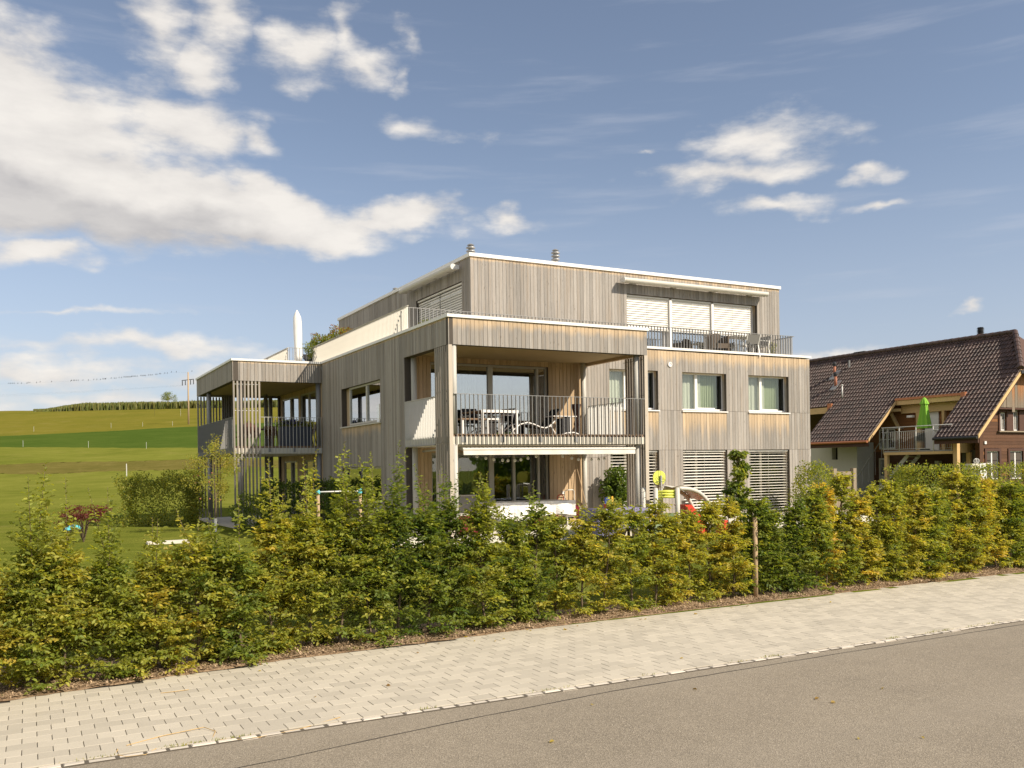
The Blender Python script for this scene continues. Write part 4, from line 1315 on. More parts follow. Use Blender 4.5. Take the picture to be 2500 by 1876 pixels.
# far slope and the hip
rb.prism([(RXX, YR, RZ - .06), (RXX + 5.65, YR, EZ), (RXX + 5.65, YN, EZ), (RXX, YN, RZ - .06)], (0, 0, -0.12))
rb.prism([(HX, YV, HZ - .05), (RXX + 2.3, YV, HZ - .05), (RXX, YR, RZ - .05)], (0, 0.02, -0.1))
roof = rb.build('roof', 'brown', farm)


def tile_verts(x0, y0, wd=0.212, ln=0.40, lift=0.035):
    """one interlocking pan tile: flat pan and a roll on its southern edge; lower edge lifted"""
    prof = [(0.0, 0.0), (0.012, 0.030), (0.038, 0.042), (0.064, 0.030), (0.085, 0.004), (0.15, -0.004), (wd, 0.002)]
    o = Vector((x0, y0, rz(x0)))
    top = []; bot = []; und = []
    for (q, h) in prof:
        lo = o + Vector((0, q, 0)) + nrm * (h + lift)
        hi = o + Vector((0, q, 0)) + sdir * ln + nrm * (h * 0.9 - 0.004)
        bot.append(lo); top.append(hi); und.append(o + Vector((0, q, 0)) + nrm * (lift - 0.03))
    n = len(prof); vs = bot + top + und
    fs = [(i, n + i, n + i + 1, i + 1) for i in range(n - 1)] + [(i, i + 1, 2 * n + i + 1, 2 * n + i) for i in range(n - 1)]
    fs += [(0, 2 * n, n)]
    return vs, fs


GAU = 0.345
tl = []
row = 0
x = EX - 0.03
while x < RXX - 0.12:
    y = YV + 0.02
    while y < YN - 0.2:
        xc = x + 0.12
        ok = True
        if xc < 41.72 and (29.33 < y + 0.02 < 33.28 or y + 0.1 > 37.9): ok = False
        if xc > HX:      # hip line from (HX, YV) to (RXX, YR)
            if y < YV + (YR - YV) * (xc - HX) / (RXX - HX) - 0.02: ok = False
        if ok:
            u, v, d = cam_px(xc, y + 0.1, rz(xc))
            vis = 1940 < u < 2520
            tl.append((0 if vis else 1, d, xc - 0.12, y))
        y += 0.212
    x += GAU * sdir.x; row += 1
tl.sort()
tr_ = MB()
for k_, (o_, d_, x, y) in enumerate(tl):
    if o_ and d_ > 62: continue
    mb = MB() if k_ < 300 else tr_
    patch = 0.5 + 0.5 * math.sin(x * 3.1 + y * 1.7) * math.sin(y * 0.9 - x)
    mb.cur = (min(1, max(0, 0.25 + 0.4 * patch + R.uniform(-.3, .4))), 0, 0)
    vs, fs = tile_verts(x + R.uniform(-.006, .006), y + R.uniform(-.003, .003)); mb.add(vs, fs)
    if mb is not tr_: mb.build('tile', 'tile', roof)
tr_.build('tiles', 'tile', roof, kind='stuff')


def capline(p, q, n, r=0.13, up_=0.05):
    p = Vector(p); q = Vector(q); d = (q - p) / n
    for i in range(n):
        mb = MB(); mb.cur = (R.uniform(.3, .8), 0, 0)
        a = p + d * i + Vector((0, 0, up_)); b = a + d * 1.08
        mb.tube([a, b], [r * 1.08, r * 0.92], 10)
        mb.build('ridge_tile', 'tile', roof)


capline((RXX, YR, RZ), (RXX, 46.5, RZ), 45)
capline((HX, YV + 0.02, HZ + 0.02), (RXX, YR, RZ), 9, 0.14)
# eaves: gutters, fascia, verge boards
for (a, b) in ((YV, 29.35), (33.3, 37.9)):
    g = MB(); g.tube([(EX - 0.1, a, EZ - 0.1), (EX - 0.1, b, EZ - 0.1)], 0.075, 10)
    g.build('gutter', 'dark' if a < 30 else 'copper', farm)
    f = MB().box(EX - 0.02, EX + 0.05, a + 0.02, b, EZ - 0.36, EZ - 0.12); f.build('eaves_board', 'brown', farm)
vb = MB(); vb.cur = (.9, 0, 0)
vb.prism([(EX - 0.05, YV - 0.04, rz(EX) - 0.16), (EX - 0.05, YV - 0.04, rz(EX) + 0.03), (HX, YV - 0.04, rz(HX) + 0.03), (HX, YV - 0.04, rz(HX) - 0.16)], (0, 0.05, 0))
vb.build('verge_board', 'newwood', farm)
vb = MB(); vb.cur = (.6, 0, 0)
vb.prism([(EX, 33.28, rz(EX) - 0.14), (EX, 33.28, rz(EX) + 0.03), (41.7, 33.28, rz(41.7) + 0.03), (41.7, 33.28, rz(41.7) - 0.14)], (0, 0.04, 0))
vb.prism([(EX, 29.33, rz(EX) - 0.14), (EX, 29.33, rz(EX) + 0.0), (41.7, 29.33, rz(41.7) + 0.0), (41.7, 29.33, rz(41.7) - 0.14)], (0, 0.04, 0))
vb.build('verge_board', 'newwood', farm)
MB().box(HX - 0.1, RXX + 2.4, YV - 0.09, YV + 0.05, HZ - 0.2, HZ - 0.05).build('gutter', 'dark', farm)
MB().prism([(EX + 0.1, YV + 0.02, rz(EX + .1) - 0.2), (HX, YV + 0.02, rz(HX) - 0.2), (HX, YV + 0.02, rz(HX) - 0.28), (EX + 0.1, YV + 0.02, rz(EX + .1) - 0.28)], (0, 0.8, 0)).build('verge_soffit', 'brown', farm)

# plank gable wall (horizontal planks) with four windows
WF = [(42.23, 42.68, 3.95, 4.84), (43.25, 43.70, 3.95, 4.96), (41.12, 42.10, 1.55, 2.93), (42.94, 44.0, 1.55, 2.93)]
gw = MB().box(40.9, 49.0, YG + 0.05, YG + 0.2, 0.3, 5.1).build('gable_wall', 'wall', farm)
z = 0.35; npk = 0
while z < 5.05:
    h = R.uniform(0.15, 0.19); z1 = min(z + h, 5.08)
    for (a, b) in cut(40.88, 48.5, [(q[0], q[1]) for q in WF if q[2] < z1 - .01 and q[3] > z + .01]):
        mb = MB(); mb.cur = (R.random(), 0, 9.0 if R.random() < .1 else 0.0)
        oo = R.uniform(0, 0.012)
        mb.box(a, b, YG - 0.0 - oo, YG + 0.049, z + 0.004, z1 - 0.004); mb.build('plank', 'plank', gw)
    z = z1
mb = MB(); mb.cur = (.2, 0, 0); mb.box(40.6, 40.88, YG - 0.03, YG + 0.2, 0.3, 4.6); mb.build('corner_post', 'plank', farm)
# vertical boards of the upper gable
ug = MB().box(41.2, 48.0, YG - 0.28, YG - 0.2, 5.1, 5.2).build('upper_gable', 'wall', farm)
x = 41.05
while x < 48.2:
    wd = R.uniform(0.17, 0.24); zt = min(rz(x) - 0.2, HZ - 0.16) if x < RXX else HZ - 0.16
    if zt > 5.15:
        zt2 = min(rz(x + wd) - 0.2, HZ - 0.16)
        mb = MB(); mb.cur = (R.random(), 0, 0.9 * R.uniform(.5, 1.6)); zb_ = 5.07 - (0.22 if abs(x - 42.75) < 0.12 else 0)
        yb = YG - 0.32 - R.uniform(0, .015)
        mb.add([(x + .006, yb, zb_), (x + wd - .006, yb, zb_), (x + wd - .006, yb, zt2), (x + .006, yb, zt), (x + .006, yb + .03, zb_), (x + wd - .006, yb + .03, zb_), (x + wd - .006, yb + .03, zt2), (x + .006, yb + .03, zt)],
               [(0, 1, 2, 3), (7, 6, 5, 4), (0, 4, 5, 1), (1, 5, 6, 2), (3, 2, 6, 7), (0, 3, 7, 4)], [1.5, 1.5, 0, 0] * 2)
        mb.build('board', 'gable', ug)
    x += wd
MB().box(41.1, 48.2, YG - 0.31, YG - 0.01, 4.98, 5.06).build('beam', 'brown', farm)


def old_window(u0, u1, z0, z1, cols, rows, shutters=False, blind_=False):
    h = (u0, u1, z0, z1)
    fr = frame(MB(), 'S', YG, u0, u1, z0, z1, -0.04, 0.05, 0.06)
    for c in range(1, cols):
        x = u0 + (u1 - u0) * c / cols; k_ = 0.045 if cols == 2 or c == cols // 2 else 0.012
        pbox(fr, 'S', YG, x - k_, x + k_, z0 + .05, z1 - .05, -0.09, -0.045)
    for r_ in range(1, rows):
        zz = z0 + (z1 - z0) * r_ / rows; pbox(fr, 'S', YG, u0 + .05, u1 - .05, zz - 0.013, zz + 0.013, -0.09, -0.05)
    wn = fr.build('window', 'white', farm)
    g = MB(); pbox(g, 'S', YG, u0 + .05, u1 - .05, z0 + .05, z1 - .05, -0.08, -0.075); g.build('pane', 'glassd', wn)
    room('S', YG, u0 - .05, u1 + .05, z0 - .05, z1 + .05, -0.21, -1.2).build('room_behind', 'room', wn)
    if blind_:
        b_ = MB(); pbox(b_, 'S', YG, u0 + .05, u1 - .05, z0 + .05, z1 - .05, -0.14, -0.13); b_.build('curtain', 'linen', wn)
    ca = MB(); ca.cur = (.3, 0, 0)
    pbox(ca, 'S', YG, u0 - 0.14, u0 - 0.002, z0 - .1, z1 + 0.14, 0.013, 0.05); pbox(ca, 'S', YG, u1 + 0.002, u1 + 0.14, z0 - .1, z1 + 0.14, 0.013, 0.05)
    pbox(ca, 'S', YG, u0 - 0.002, u1 + 0.002, z1 + 0.002, z1 + 0.14, 0.013, 0.05)
    ca.build('casing', 'brown', wn)
    return wn


old_window(*WF[0], 3, 3); old_window(*WF[1], 3, 3); old_window(*WF[2], 2, 3); old_window(*WF[3], 2, 3, blind_=True)
for (a, b) in ((42.70, 43.2),):
    MB().box(a, b, YG - 0.06, YG - 0.013, 3.95, 4.9).build('shutter', 'brown', farm)
MB().box(43.72, 44.2, YG - 0.06, YG - 0.013, 3.95, 4.95).build('shutter', 'brown', farm)
MB().box(42.0, 44.3, YG - 0.14, YG - 0.012, 3.87, 3.93).build('window_ledge', 'gate', farm)
MB().box(40.95, 41.1, YG - 0.06, YG - 0.014, 3.28, 3.42).build('number_plate', 'white', farm)

# west side: plaster wall, plank wall, recessed balcony
wp = MB()
hwin = (36.73, 37.16, 2.66, 3.34)
for (a, b) in ((35.37, hwin[0]), (hwin[0], hwin[1]), (hwin[1], 48.0)):
    for (p, q) in cut(0.2, 3.6, [(hwin[2], hwin[3])] if a == hwin[0] else []):
        wp.box(40.9, 41.3, a, b, p, q)
wp.box(40.91, 44, 35.36, 35.40, 0.2, 3.6)
wp.build('plaster_wall', 'plaster', farm)
MB().box(41.25, 41.28, hwin[0], hwin[1], hwin[2], hwin[3]).build('window', 'dark', farm)
ww = MB().box(42.3, 42.5, YG + 0.2, 35.36, 0.2, 3.0).build('side_wall', 'wall', farm)
z = 0.3
while z < 2.95:
    h = R.uniform(.17, .21); mb = MB(); mb.cur = (R.random() * 0.7, 0, 0); mb.box(42.25 - R.uniform(0, .01), 42.299, YG + 0.2, 35.36, z + .004, z + h - .004); mb.build('plank', 'plank', ww); z += h
uw = MB().box(42.3, 42.5, 28.4, 36.5, 3.0, 6.4).build('dormer_wall', 'wall', farm)
z = 3.05
while z < 6.3:
    h = R.uniform(.14, .17)
    for (a, b) in cut(28.4, 36.5, [(31.15, 32.05)] if z < 5.15 else []):
        mb = MB(); mb.cur = (R.random(), 0, 3.0 if R.random() < .5 else 0.4); mb.box(42.25 - R.uniform(0, .01), 42.299, a, b, z + .004, z + h - .004); mb.build('plank', 'plank', uw)
    z += h
dr = MB().box(42.2, 42.26, 31.17, 32.03, 3.06, 5.16).build('door', 'white', farm, label='white balcony door')
MB().tube([(42.17, 31.3, 4.1), (42.17, 31.42, 4.1)], 0.015, 6).build('door_handle', 'steel', dr)
old = MB(); frame(old, 'W', 42.25, 33.9, 34.95, 3.2, 4.3, 0.03, 0.06, 0.04); pbox(old, 'W', 42.25, 34.38, 34.46, 3.26, 4.24, 0.0, 0.028)
pbox(old, 'W', 42.25, 33.96, 34.89, 3.72, 3.75, 0.0, 0.026)
wn = old.build('window', 'white', farm); g = MB(); pbox(g, 'W', 42.25, 33.96, 34.89, 3.26, 4.24, 0.004, 0.01); g.build('pane', 'glassd', wn)
tb = MB(); tb.cur = (.8, 0, 0)
tb.box(41.62, 41.74, 29.3, 33.32, 5.55, 5.86)          # header beam of the opening
tb.box(42.0, 42.24, 29.4, 33.3, 5.1, 5.56)             # inner beam
tb.box(42.02, 42.2, 32.15, 32.4, 3.06, 5.1)            # door posts
tb.box(42.02, 42.2, 30.7, 30.85, 3.06, 5.1)
tb.box(40.9, 41.1, 28.48, 28.7, 0.4, 2.9).box(39.9, 40.12, 28.48, 28.7, 0.4, 3.6).box(39.92, 40.1, 32.56, 32.74, 0.4, 2.95)
tb.box(39.9, 40.08, 28.72, 32.76, 2.84, 2.98)
tb.bar((41.95, 33.25, 5.3), (41.2, 34.6, 5.3), 0.16).bar((41.95, 33.35, 4.2), (41.9, 33.9, 5.2), 0.14)
tb.build('timber_frame', 'newwood', farm)
MB().box(41.56, 41.62, 29.2, 33.35, 5.80, 5.92).box(41.5, 41.68, 29.15, 29.38, 5.55, 5.95).build('copper_gutter', 'copper', farm)
mb = MB(); mb.cur = (.8, 0, 0); mb.box(41.62, 41.74, 37.88, 42.0, 5.4, 5.75); mb.build('timber_frame', 'newwood', farm)
MB().box(41.5, 41.64, 37.7, 38.0, 5.55, 5.95).build('copper_gutter', 'copper', farm)
cl = MB().box(40.12, 41.5, 28.60, 28.64, 2.9, 3.6).build('side_screen', 'wall', farm)
x = 40.05
for i in range(6):
    mb = MB(); mb.cur = (R.random(), 0, 0); mb.box(x, x + 0.24, 28.56, 28.598, 2.88, 3.58); mb.build('plank', 'newwood', cl); x += 0.25
MB().box(39.95, 42.24, 28.72, 32.78, 2.985, 3.06).build('balcony_deck', 'steel', farm)
bal = MB(); bal.tube([(39.93, 28.75, 4.28), (39.93, 32.9, 4.28)], 0.022, 8).tube([(39.93, 28.75, 4.05), (39.93, 32.9, 4.05)], 0.012, 6).tube([(39.93, 28.75, 3.13), (39.93, 32.9, 3.13)], 0.012, 6)
bal.tube([(39.93, 32.85, 4.28), (41.6, 32.85, 4.28)], 0.02, 8)
for y in np.linspace(28.8, 32.8, 5): bal.tube([(39.93, y, 2.92), (39.93, y, 4.28)], 0.02, 8)
bo = bal.build('balcony_railing', 'steel2', farm, smooth=True)
me = MB().tube([(0, 0, 3.13), (0, 0, 4.05)], 0.008, 5).mesh('bar', 'steel2')
for y in np.arange(28.9, 32.8, 0.115):
    b = bpy.data.objects.new('bar', me); C.objects.link(b); b.parent = bo; b.location = (39.93 - EX, y - YG, 0)
st = MB()
for yy_ in (32.2, 31.3):
    st.prism([(40.2, yy_, 2.95), (40.2, yy_, 2.7), (40.2, yy_ + 1.9, 0.5), (40.2, yy_ + 1.9, 0.8)], (0.06, 0, 0)) if False else None
for xx_ in (40.35, 41.25):
    st.prism([(xx_, 31.6, 2.98), (xx_, 31.6, 2.72), (xx_, 33.9, 0.45), (xx_, 34.15, 0.45)], (0.05, 0, 0))
for i in range(11):
    t = i / 10; st.box(40.4, 41.25, 31.65 + 2.2 * t, 31.9 + 2.2 * t, 2.72 - 2.15 * t, 2.76 - 2.15 * t)
stair = st.build('outdoor_stair', 'steel2', farm)
sr = MB(); sr.tube([(40.3, 32.8, 4.2), (40.3, 34.9, 1.6)], 0.02, 8)
for t in np.linspace(0, 1, 6): sr.tube([(40.3, 32.8 + 2.1 * t, 4.2 - 2.6 * t), (40.3, 32.8 + 2.1 * t, 2.6 - 2.0 * t)], 0.012, 6)
sr.build('stair_rail', 'steel', farm)
MB().box(41.95, 42.2, 31.0, 31.25, 2.2, 2.5).build('wall_lamp', 'plaster', farm)
MB().box(41.8, 42.0, 32.45, 32.8, 4.85, 4.97).build('wall_lamp', 'white', farm)
ld = frame(MB(), 'W', 42.25, 34.3, 35.0, 0.6, 2.7, 0.02, 0.1, 0.05); pbox(ld, 'W', 42.25, 34.4, 34.9, 0.7, 1.7, 0.0, 0.018)
dd = ld.build('door', 'plaster', farm, label='pale ground floor door'); g = MB(); pbox(g, 'W', 42.25, 34.4, 34.9, 1.7, 2.6, 0.004, .01); g.build('pane', 'glassd', dd)
# chimney and pipes on the roof
ch = MB().lathe((46.3, 31.52, RZ), [(0.17, -1.3), (0.17, 0.36)], 16).build('chimney', 'clay', farm)
prof = []
for k_ in range(5): prof += [(0.14, 0.36 + k_ * .075), (0.195, 0.375 + k_ * .075), (0.18, 0.395 + k_ * .075), (0.12, 0.41 + k_ * .075)]
MB().lathe((46.3, 31.52, RZ), prof + [(0.16, 0.74), (0.0, 0.77)], 16).build('chimney_cowl', 'dark', ch)
for (x, y, h) in ((43.72, 39.4, 0.72), (42.97, 38.66, 0.72)):
    z0 = rz(x) - 0.1
    p = MB().tube([(x, y, z0), (x, y, z0 + h)], 0.085, 12).build('vent_pipe', 'clay', farm, smooth=True)
    MB().lathe((x, y, z0 + h - .02), [(0.1, 0), (0.1, 0.06), (0.13, 0.1), (0.12, 0.2), (0.05, 0.27), (0, 0.28)], 12).build('vent_cowl', 'dark', p)
    MB().prism([(x - .3, y - .22, rz(x - .3) + .06), (x + .3, y - .22, rz(x + .3) + .06), (x + .3, y + .22, rz(x + .3) + .06), (x - .3, y + .22, rz(x - .3) + .06)], (0, 0, 0.02)).build('flashing', 'steel', p)
p = MB().tube([(42.1, 37.4, rz(42.1) - .1), (42.1, 37.4, rz(42.1) + 0.75)], 0.04, 10).build('vent_pipe', 'steel2', farm, smooth=True)
MB().lathe((42.1, 37.4, rz(42.1) + 0.72), [(0.05, 0), (0.07, .03), (0.05, .08), (0, .09)], 10).build('vent_cowl', 'steel2', p)
MB().tube([(44.2, 38.7, rz(44.2)), (44.2, 38.7, rz(44.2) + 0.45)], 0.06, 10).build('vent_pipe', 'steel', farm)
MB().box(44.95, 45.15, 38.2, 39.0, RZ + 0.12, RZ + 0.2).build('ridge_vent', 'dark', farm)

# ------------------------------------------------------------------ roadside hedge
ORD = ['first', 'second', 'third', 'fourth', 'fifth', 'sixth', 'seventh', 'eighth', 'ninth', 'tenth', 'eleventh', 'twelfth', 'thirteenth', 'fourteenth', 'fifteenth', 'sixteenth', 'seventeenth', 'eighteenth', 'nineteenth', 'twentieth', 'twenty first', 'twenty second', 'twenty third', 'twenty fourth', 'twenty fifth', 'twenty sixth', 'twenty seventh', 'twenty eighth', 'twenty ninth', 'thirtieth', 'thirty first', 'thirty second', 'thirty third', 'thirty fourth', 'thirty fifth', 'thirty sixth', 'thirty seventh', 'thirty eighth', 'thirty ninth', 'fortieth', 'forty first', 'forty second', 'forty third', 'forty fourth', 'forty fifth', 'forty sixth', 'forty seventh', 'forty eighth', 'forty ninth', 'fiftieth', 'fifty first', 'fifty second', 'fifty third', 'fifty fourth', 'fifty fifth', 'fifty sixth', 'fifty seventh', 'fifty eighth', 'fifty ninth', 'sixtieth', 'sixty first', 'sixty second', 'sixty third', 'sixty fourth', 'sixty fifth']
# stations along the hedge: x, dense height, hue, number of tall shoots, shoot length, fullness
HX_ = [-2.6, -1.2, 0.2, 1.2, 2.2, 3.2, 4.3, 5.4, 6.5, 7.6, 8.6, 9.6, 10.6, 11.6, 12.6, 13.6, 14.8, 16.2, 17.6, 19.5, 22, 25, 30]
HH_ = [1.75, 1.68, 1.36, 1.30, 1.50, 1.62, 1.66, 1.62, 1.66, 1.62, 1.62, 1.66, 1.68, 1.72, 1.82, 1.92, 1.96, 2.0, 1.98, 1.98, 2.02, 2.05, 2.1]
HU_ = [0.56, 0.58, 0.48, 0.45, 0.42, 0.36, 0.28, 0.27, 0.26, 0.33, 0.46, 0.50, 0.46, 0.40, 0.2, 0.34, 0.42, 0.36, 0.4, 0.42, 0.4, 0.4, 0.4]
SH_ = [0.9, 1.15, 1.25, 1.05, 1.1, 1.25, 1.3, 1.2, 0.95, 0.6, 0.45, 0.35, 0.35, 0.35, 0.35, 0.35, 0.35, 0.3, 0.3, 0.35, 0.3, 0.3, 0.3]
FU_ = [95, 95, 90, 88, 95, 100, 100, 92, 84, 72, 64, 62, 64, 70, 84, 86, 86, 90, 95, 95, 95, 90, 80]
x = -2.5; ks = 0
rngh = np.random.default_rng(5)
hedge = []
while x < 27:
    H = float(np.interp(x, HX_, HH_)) * rngh.uniform(0.9, 1.12); hue = float(np.interp(x, HX_, HU_)) + rngh.normal(0, 0.09)
    if 13.9 < x < 14.35: hue = 0.78
    if 12.5 < x < 13.3: hue = 0.14
    sl_ = float(np.interp(x, HX_, SH_)); fu = int(np.interp(x, HX_, FU_) * 1.0)
    ns = int(rngh.choice([2, 3, 4, 5], p=[.3, .35, .25, .1])) if sl_ > .4 else int(rngh.choice([0, 1, 2, 3], p=[.15, .35, .3, .2]))
    y = back_edge(x) + float(np.interp(x, [0, 3, 6], [0.36, 0.42, 0.5])) + rngh.normal(0, 0.06)
    hedge.append((x, y, H, hue, ns, sl_, fu)); x += rngh.uniform(0.42, 0.56)
for k_, (x, y, H, hue, ns, sl_, fu) in enumerate(hedge):
    st, Pn, An, Nn, Ln, col = shrub(rngh, H, (rngh.uniform(0.42, 0.54) if x < 6.3 or x > 16 else rngh.uniform(0.34, 0.44)), fu, 0.064, hue, ns, sl_, 0.04, 0.55 if x < 6.3 else 0.28)
    word = 'yellowing' if hue > 0.6 else ('yellow green' if hue > 0.42 else ('dark green' if hue < 0.24 else 'green'))
    shoot = 'with tall shoots' if ns >= 2 else ('with one tall shoot' if ns == 1 else 'without tall shoots')
    t = thing('hornbeam_shrub', f'{word} hornbeam hedge shrub {shoot}, {ORD[k_]} from the left', 'hedge shrub', (x, y, gzf(x, y)), 0, 'hornbeam shrubs of the roadside hedge', local=True)
    st.build('stem', 'bark', t)
    link(leaf_mesh('foliage', Pn, An, Nn, Ln, Ln * 0.58, col), 'foliage', t)

# small pear tree standing in the hedge, tied to a stake
rp = np.random.default_rng(9)
Pn = []; t_ = thing('pear_tree', 'slim upright young tree rising out of the hedge near the wooden stake', 'tree', (12.25, 13.35, gzf(12.25, 13.35)), 0, None, local=True)
st, Pn, An, Nn, Ln, col = shrub(rp, 2.75, 0.30, 60, 0.09, 0.2, 1, 0.25, 0.7, 0.5, (0.08, 0.16))
Nn[:, 2] -= 0.3; An[:, 2] -= 0.5
st.build('trunk', 'bark', t_); link(leaf_mesh('crown', Pn, An, Nn, Ln, Ln * 0.6, col, 'leaf'), 'crown', t_)
stk = MB().tube([(0, 0, -0.1), (0.01, 0, 1.45)], 0.045, 10).build('wooden_stake', 'stake', smooth=True); stk.location = (11.86, 12.62, 0.05); tag(stk, 'round wooden stake standing in the roadside hedge', 'stake')
stk = MB().tube([(0, 0, -0.1), (0.01, 0, 0.62)], 0.02, 8).build('wooden_stake', 'stake', smooth=True); stk.location = (2.15, 12.3, 0.05); tag(stk, 'thin short stake in the left part of the hedge', 'stake')

# wood chips, dry leaves and weeds along the hedge foot
n = 26000
cx_ = G.uniform(-2.5, 26, n); e_ = np.interp(cx_, [-30, -0.3, 3.0, 8.44, 19.6, 40], [10.2, 11.49, 11.97, 12.26, 12.37, 12.5])
cy_ = e_ - 0.03 + np.abs(G.normal(0, 0.33, n)); cz_ = 0.022 + G.uniform(0, 0.03, n) + np.clip((cy_ - e_) * 0.06, 0, .03)
an = G.uniform(0, 6.283, n); L = G.uniform(0.012, 0.04, n); Wd = L * G.uniform(0.25, 0.6, n)
ca, sa = np.cos(an), np.sin(an); tl_ = G.normal(0, 0.35, n)
V = np.empty((n, 4, 3))
for q, (i, j) in enumerate(((-1, -1), (1, -1), (1, 1), (-1, 1))):
    V[:, q, 0] = cx_ + i * L / 2 * ca - j * Wd / 2 * sa; V[:, q, 1] = cy_ + i * L / 2 * sa + j * Wd / 2 * ca; V[:, q, 2] = cz_ + i * L / 2 * tl_
chips = link(np_mesh('bark_chips', V.reshape(-1, 3), np.arange(n * 4).reshape(n, 4), 'chip', tint=np.repeat(G.random(n), 4)), 'bark_chips'); chips['kind'] = 'stuff'


def blades(name, pts, h, w_, cols, mat='needle'):
    """grass-like tufts: many thin bent triangles"""
    n = len(pts); an = G.uniform(0, 6.283, n); d = np.stack([np.cos(an), np.sin(an), np.zeros(n)], 1)
    s_ = np.stack([-np.sin(an), np.cos(an), np.zeros(n)], 1); hh = (h * G.uniform(0.5, 1.3, n))[:, None]
    V = np.stack([pts - s_ * w_, pts + s_ * w_, pts + d * hh * 0.5 + np.array([0, 0, 1]) * hh], 1).reshape(-1, 3)
    return link(np_mesh(name, V, np.arange(n * 3).reshape(n, 3), mat, np.repeat(cols, 3, 0)), name)


pts = []
for _ in range(26):       # weeds between hedge and pavement
    x = G.uniform(-1.5, 14); y = back_edge(x) + G.uniform(0.02, 0.22); k_ = int(G.integers(10, 70))
    pts.append(np.stack([x + G.normal(0, .07, k_), y + G.normal(0, .03, k_), np.full(k_, .02)], 1))
for _ in range(34):       # moss and grass in the joint along the kerb
    x = G.uniform(-1, 20); k_ = int(G.integers(6, 40)); pts.append(np.stack([x + G.normal(0, .10, k_), 8.757 + G.normal(0, .012, k_), np.full(k_, -.012)], 1))
pts = np.concatenate(pts)
o = blades('joint_weeds', pts, 0.03, 0.006, pal(G.uniform(.2, .75, len(pts)))); o['kind'] = 'stuff'
# lawn grass seen between the shrubs
n = 60000
gx = G.uniform(-6, 24, n); gy = 13.3 + 8.0 * G.random(n) ** 1.5
k_ = ~((gy > Y0 - 0.2) & (gx > X0 - 1.7)); gx, gy = gx[k_], gy[k_]
pts = np.stack([gx, gy, gz(gx, gy)], 1)
o = blades('lawn_blades', pts, 0.05, 0.006, np.array([0.10, 0.12, 0.025]) * G.uniform(.6, 1.5, (len(pts), 1))); o['kind'] = 'stuff'

# ------------------------------------------------------------------ garden plants
def leafcloud(rng, n, fn, leafL, hue, hs=0.12, upb=0.3):
    """n leaves at points from fn(rng, n) with normals biased outwards"""
    Pn, out = fn(rng, n)
    A = unit(rng.normal(size=(n, 3)) + out * 0.8 - np.array([0, 0, 0.25])); N = unit(out + rng.normal(0, 0.6, (n, 3)) + np.array([0, 0, upb]))
    L = leafL * rng.uniform(0.6, 1.25, n)
    cl = np.sin(Pn[:, 0] * 7) * np.sin(Pn[:, 1] * 6 + 1) * np.sin(Pn[:, 2] * 6)
    col = pal(hue + rng.normal(0, hs, n) + 0.1 * cl) * rng.uniform(0.75, 1.2, (n, 1))
    return Pn, A, N, L, col


def boxcloud(sx, sy, sz, rough=0.1):
    def fn(rng, n):
        p = rng.uniform(-1, 1, (n, 3)); ax = rng.integers(0, 3, n); sgn = np.where(rng.random(n) < .5, -1.0, 1.0)
        ax = np.where((ax == 2) & (rng.random(n) < .3), 0, ax)
        k = rng.random(n) < 0.8
        rows = np.arange(n)
        p[rows[k], ax[k]] = sgn[k] * (1 - np.abs(rng.normal(0, 0.13, k.sum())))
        out = np.zeros((n, 3)); out[rows, ax] = sgn
        lump = 1 + rough * (np.sin(p[:, 0] * sx * 4) + np.sin(p[:, 1] * sy * 5 + p[:, 2] * 4))[:, None] * np.array([0.5, 1, 0.5])
        q = p * np.array([sx, sy, sz]) * lump; q[:, 2] += sz
        q += rng.normal(0, 0.04, (n, 3))
        return q, out
    return fn


def ballcloud(c, r, sq=(1, 1, 1), inner=0.35):
    def fn(rng, n):
        d = unit(rng.normal(size=(n, 3))); rr = r * (1 - inner * rng.random(n) ** 2) * (1 + 0.18 * np.sin(d[:, 0] * 6 + d[:, 2] * 5) + 0.1 * np.sin(d[:, 1] * 11))
        return np.array(c) + d * rr[:, None] * np.array(sq), d
    return fn


def plant(name, label, cat, loc, parts, stems=None, group=None, mat='leaf', part='foliage', seed=1, rotz=0):
    t = thing(name, label, cat, loc, rotz, group, local=True)
    rng = np.random.default_rng(seed); acc = [[], [], [], [], []]
    for (fn, n, L, hue, hs) in parts:
        r = leafcloud(rng, n, fn, L, hue, hs)
        for a, b in zip(acc, r): a.append(b)
    Pn, A, N, L, col = [np.concatenate(a) for a in acc]
    link(leaf_mesh(part, Pn, A, N, L, L * 0.58, col, mat), part, t)
    if stems:
        mb = MB()
        for pts, r in stems: mb.tube(pts, r, 6)
        mb.build('trunk' if part == 'crown' else 'stem', 'bark', t)
    return t


g0 = lambda x, y: (x, y, gzf(x, y))
plant('clipped_hedge', 'clipped box shaped hedge on the lawn left of the pavilion', 'hedge', g0(4.7, 37.5), [(boxcloud(1.45, 0.5, 0.9, .22), 9000, 0.08, 0.40, 0.16), (ballcloud((-1.0, 0, 1.6), .5), 700, .08, .45, .1), (ballcloud((.3, 0, 1.7), .45), 600, .08, .4, .1), (ballcloud((1.1, 0, 1.65), .5), 700, .08, .35, .1)], seed=3, rotz=-0.5)
plant('clipped_hedge', 'trimmed hedge between the house and the farmhouse, right of the garden gate', 'hedge', g0(29.5, 20.0), [(boxcloud(3.6, 0.7, 0.92), 17000, 0.075, 0.34, 0.14)], seed=4, rotz=-0.28)
plant('round_bush', 'round bush left of the wooden garden gate', 'shrub', g0(24.75, 23.3), [(ballcloud((0, 0, 1.05), 0.72, (1, 1, 1.4)), 4500, 0.075, 0.33, 0.15)], seed=6)
